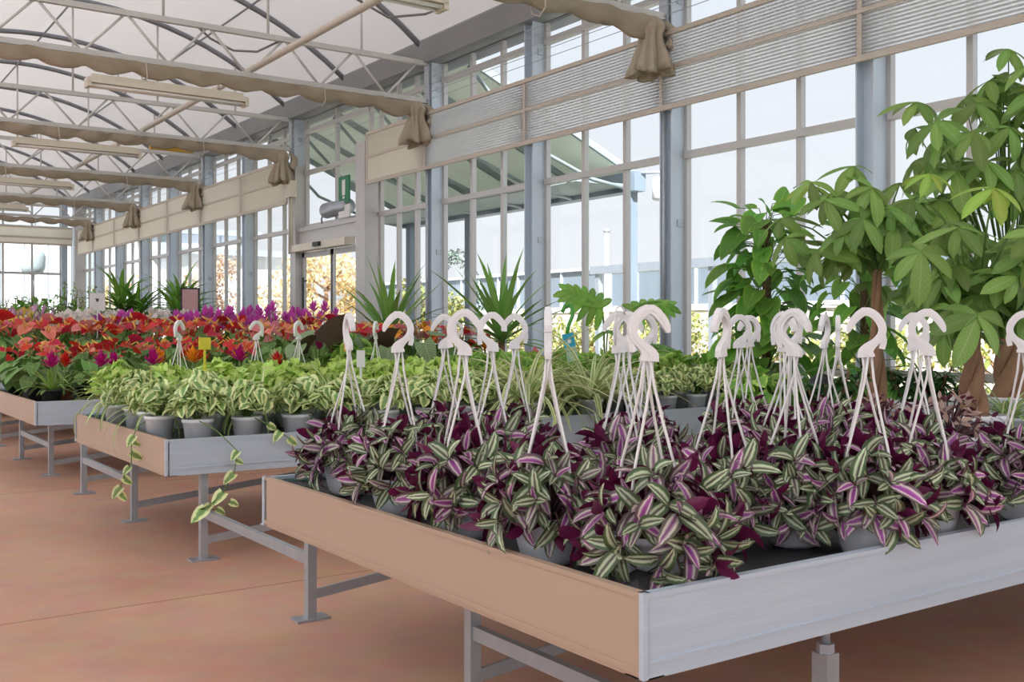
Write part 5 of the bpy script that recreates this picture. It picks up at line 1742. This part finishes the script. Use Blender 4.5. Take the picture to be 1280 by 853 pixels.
# climbing pothos on moss poles
CL = [geo_mesh('leaf', leaf_geo(.19 * s, .14 * s, P_HEART, 5, .22, d_, .12), LM['philo']) for s, d_ in ((1, .6), (.8, .9), (1.15, .4), (.65, .6))]
def climber(label, x, y, z, h, n, seed, potm, soilm, R0=.2):
    rr = random.Random(seed)
    t = thing('climbing_pothos', label, 'plant', (x, y, z))
    pot(t, potm, soilm)
    part('moss_pole', MB().tube([(0, 0, .1), (.01, 0, h * .5), (0, 0, h)], [.032, .03, .028], 10), M['moss'], t, True)
    for k in range(n):
        f = (k + .5) / n
        az = k * 2.39996 + rr.uniform(-.4, .4)
        zz = .12 + (h + .05 - .12) * f + rr.uniform(-.05, .05)
        rd = R0 * rr.uniform(.45, 1.15) * (1.0 if f < .85 else .8)
        p = V((rd * math.cos(az), rd * math.sin(az), zz + .06))
        d = V((math.cos(az), math.sin(az), rr.uniform(-.8, .25) + (1.0 if f > .93 else 0)))
        st = part('leaf_stalk', MB().tube([(.02 * math.cos(az), .02 * math.sin(az), zz - .05), (p.x * .5, p.y * .5, zz + .05), tuple(p)], .003, 4, cap=False), M['green_stem'], t, True)
        obj('leaf', CL[rr.randrange(4)], st, frame(p, d, V((math.cos(az) * .5 + rr.uniform(-.3, .3), math.sin(az) * .5 - .3, .9))) @ Matrix.Scale(rr.uniform(.8, 1.2), 4))
    return t
climber('tall climbing pothos on a moss pole at the window end of the second bench', 5.25, 4.62, BED, 1.2, 160, 31, POT_L, SOIL_L, .24)
climber('climbing pothos on a moss pole standing on the floor behind the thin tree', 5.34, 3.93, 0.0, 1.55, 110, 32, POT_XL, SOIL_XL, .24)
t = thing('hanging_disc', 'round black ribbed disc hanging on a cord behind the hooks', 'disc', (4.05, 3.22, .72), face(4.05, 3.22))
dm = MB().lathe([(0, 0), (.062, 0), (.066, .006), (.062, .014), (0, .014)], 24)
part('disc_plate', dm, M['black_plastic'], t, True, mat=Matrix.Rotation(PI / 2, 4, 'X') @ Matrix.Translation((0, 0, -.007)))
for k in range(5):
    part('rib', MB().box(-.045, -.012, -.034 + k * .016, .045, -.004, -.028 + k * .016), M['liner'], t)
part('cord', MB().tube([(0, 0, .06), (.0, 0, .2), (.02, .01, .36)], .003, 5), M['black_plastic'], t, True)

# ------------------------------------------------------------------ money trees with braided trunks
PL = [geo_mesh('leaflet', leaf_geo(.165 * s, .060 * s, P_NARROW, 6, .18, d_, 0, 0, 1.3), LM['pachira']) for s, d_ in ((1, .5), (.9, .8), (1.1, .35), (.75, .6))]
PLY = [geo_mesh('leaflet', leaf_geo(.16 * s, .054 * s, P_NARROW, 6, .18, .5, 0, 0, 1.3), LM['pachira_young']) for s in (1, .85)]
def whorl(t, base, hub, n, rr, young=False, tilt=None, s=1.0):
    st = part('leaf_stalk', MB().tube([tuple(base), tuple(base.lerp(hub, .5) + V((0, 0, .03))), tuple(hub)], [.005, .004, .003], 5), M['green_stem'], t, True)
    ax = (tilt or V(((hub - base).x * .7, (hub - base).y * .7, .8))).normalized()
    u = ax.orthogonal().normalized()
    w_ = ax.cross(u)
    ph = rr.uniform(0, 6.28)
    for k in range(n):
        a = ph + 2 * PI * k / n + rr.uniform(-.12, .12)
        o_ = u * math.cos(a) + w_ * math.sin(a)
        d = o_ - ax * rr.uniform(-.05, .55) - V((0, 0, rr.uniform(0, .35)))
        me = PLY[rr.randrange(2)] if young else PL[rr.randrange(4)]
        obj('leaflet', me, st, frame(hub, d, ax + o_ * .2) @ Matrix.Scale(s * rr.uniform(.8, 1.15), 4))
def money_tree(label, loc, trunk_h, r0, crown, nwh, seed, potm, soilm, pz, extra=(), s=1.0, lean=V((0, 0, 0))):
    """crown: list of (centre, radii) relative to the foot."""
    rr = random.Random(seed)
    t = thing('money_tree', label, 'tree', loc)
    pot(t, potm, soilm)
    for k in range(3):
        pts = []
        for i in range(22):
            f = i / 21
            a = 2 * PI * k / 3 + f * 5.2
            rad = r0 * (1.0 - .62 * f)
            pts.append(V((rad * .8 * math.cos(a), rad * .8 * math.sin(a), pz + (trunk_h - pz) * f)) + lean * f)
        part('trunk_strand', MB().tube(pts, [r0 * (.78 - .45 * i / 21) for i in range(22)], 9), M['wood_stem'], t, True)
    top = V((0, 0, trunk_h)) + lean
    for k in range(nwh):
        c, r = crown[k % len(crown)]
        while True:
            p = V((rr.uniform(-1, 1), rr.uniform(-1, 1), rr.uniform(-1, 1)))
            if .35 < p.length < 1:
                break
        hub = c + V((p.x * r.x, p.y * r.y, p.z * r.z))
        base = top.lerp(hub, rr.uniform(.25, .5)) if hub.z > trunk_h - .1 else top.lerp(hub, .2)
        whorl(t, base, hub, rr.choice((5, 6, 6, 7)), rr, False, V((p.x * .7 - .15, p.y * .7 - .25, .75 + .4 * p.z)), s)
    bm = MB()
    for k in range(7):
        c, r = crown[k % len(crown)]
        a = k * 2.4
        e_ = c + V((math.cos(a) * r.x * .45, math.sin(a) * r.y * .45, r.z * .35 * (k % 3)))
        bm.tube([tuple(top - V((0, 0, .02))), tuple(top.lerp(e_, .5) + V((0, 0, .05))), tuple(e_)], [.012, .008, .004], 6)
    part('branches', bm, M['green_stem'], t, True)
    for hub, n, yg, tl, sc in extra:
        whorl(t, top.lerp(V(hub), .4), V(hub), n, rr, yg, V(tl) if tl else None, sc)
    return t
money_tree('money tree with a braided trunk in a white pot, by the lone inch plant', (3.90, 2.36, BED), .50, .044,
           [(V((-.02, .0, .62)), V((.34, .34, .24))), (V((.12, -.05, .70)), V((.30, .30, .22))), (V((-.1, -.1, .80)), V((.30, .28, .18)))], 40, 61, POT_L, SOIL_L, .13,
           [((-.12, -.16, 1.05), 6, True, (-.2, -.4, .8), 1.0), ((-.42, -.05, .80), 6, False, (-.5, -.6, .6), 1.15), ((.15, -.28, .60), 6, False, (0, -.8, .5), 1.2), ((-.30, -.2, .56), 6, False, (-.3, -.8, .5), 1.15)], 1.05)
money_tree('slender money tree with a thin reddish braided trunk behind the widest hook', (4.06, 2.92, BED), .78, .032,
           [(V((.0, .0, .92)), V((.34, .34, .22))), (V((-.12, .12, 1.04)), V((.30, .30, .22))), (V((.1, -.08, 1.10)), V((.30, .28, .16)))], 40, 62, POT_L, SOIL_L, .13,
           [((-.05, -.12, .98), 7, False, (-.4, -.7, .6), 1.15), ((-.25, .18, 1.16), 6, True, (-.3, -.5, .7), .95), ((.1, -.2, 1.2), 6, True, (-.2, -.5, .8), 1.0)], 1.0)
money_tree('tallest money tree with a thick brown trunk in a low white planter', (5.06, 2.86, BED), .62, .066,
           [(V((.0, .0, 1.10)), V((.62, .60, .40))), (V((-.05, .05, 1.45)), V((.58, .55, .36))), (V((.1, -.1, 1.72)), V((.42, .42, .20))), (V((-.30, .2, .95)), V((.35, .35, .3)))], 92, 63, POT_L, SOIL_L, .13,
           [((-.36, .28, 1.66), 7, False, (-.2, -.4, .9), 1.15), ((.02, .02, 1.93), 6, False, (-.1, -.3, .9), 1.1), ((-.02, -.3, 1.55), 7, False, (-.2, -.6, .7), 1.1), ((.2, -.35, 1.35), 6, False, (-.2, -.7, .6), 1.2)], 1.2)
o = obj('planter_box', MB().box(4.90, 2.66, BED, 5.40, 3.06, BED + .145).box(4.885, 2.645, BED + .145, 5.415, 3.075, BED + .165).mesh('planter_box', M['white_pot'], False))
tag(o, 'low white rectangular planter box around the thick brown trunk', 'planter')
putone(SPID, 4.50, 2.55, 'striped spider plant between the white tree pot and the planter box')
putone(FERN, 3.62, 2.86, 'dark leafy plant behind the dry pink mounds, aisle side of the thin trunk')
putone(FERN, 4.42, 2.92, 'dark leafy plant between the thin trunk and the planter box')
putone(GOLD, 3.28, 2.92, 'golden pothos on the front bench behind the narrow hooks')
putone(FERN, 4.40, 3.6, 'dark leafy plant on the floor behind the front bench', 0.0, scale=1.5)

# ------------------------------------------------------------------ small cards
t = thing('price_card', 'white rectangular price card standing among the red anthuriums', 'card', (3.00, 12.80, BED), face(3.00, 12.80))
part('card', MB().box(-.085, -.003, .72, .085, .003, .93), M['white_paint'], t)
part('print', MB().box(-.012, -.005, .83, .012, -.003, .86).box(-.022, -.005, .855, .022, -.003, .865), M['black_plastic'], t)
part('stick', MB().box(-.008, -.003, 0, .008, .003, .73), M['white_paint'], t)
t = thing('framed_card', 'small pink framed card in front of the window bays', 'card', (4.62, 14.45, BED), face(4.62, 14.45))
part('card', MB().box(-.11, -.004, .64, .11, .004, 1.06), M['pink_card'], t)
part('card_frame', MB().box(-.13, -.008, .62, -.105, .008, 1.08).box(.105, -.008, .62, .13, .008, 1.08).box(-.13, -.008, 1.06, .13, .008, 1.08).box(-.13, -.008, .62, .13, .008, .64), M['black_plastic'], t)
part('stand', MB().box(-.01, -.006, 0, .01, .006, .63), M['black_plastic'], t)
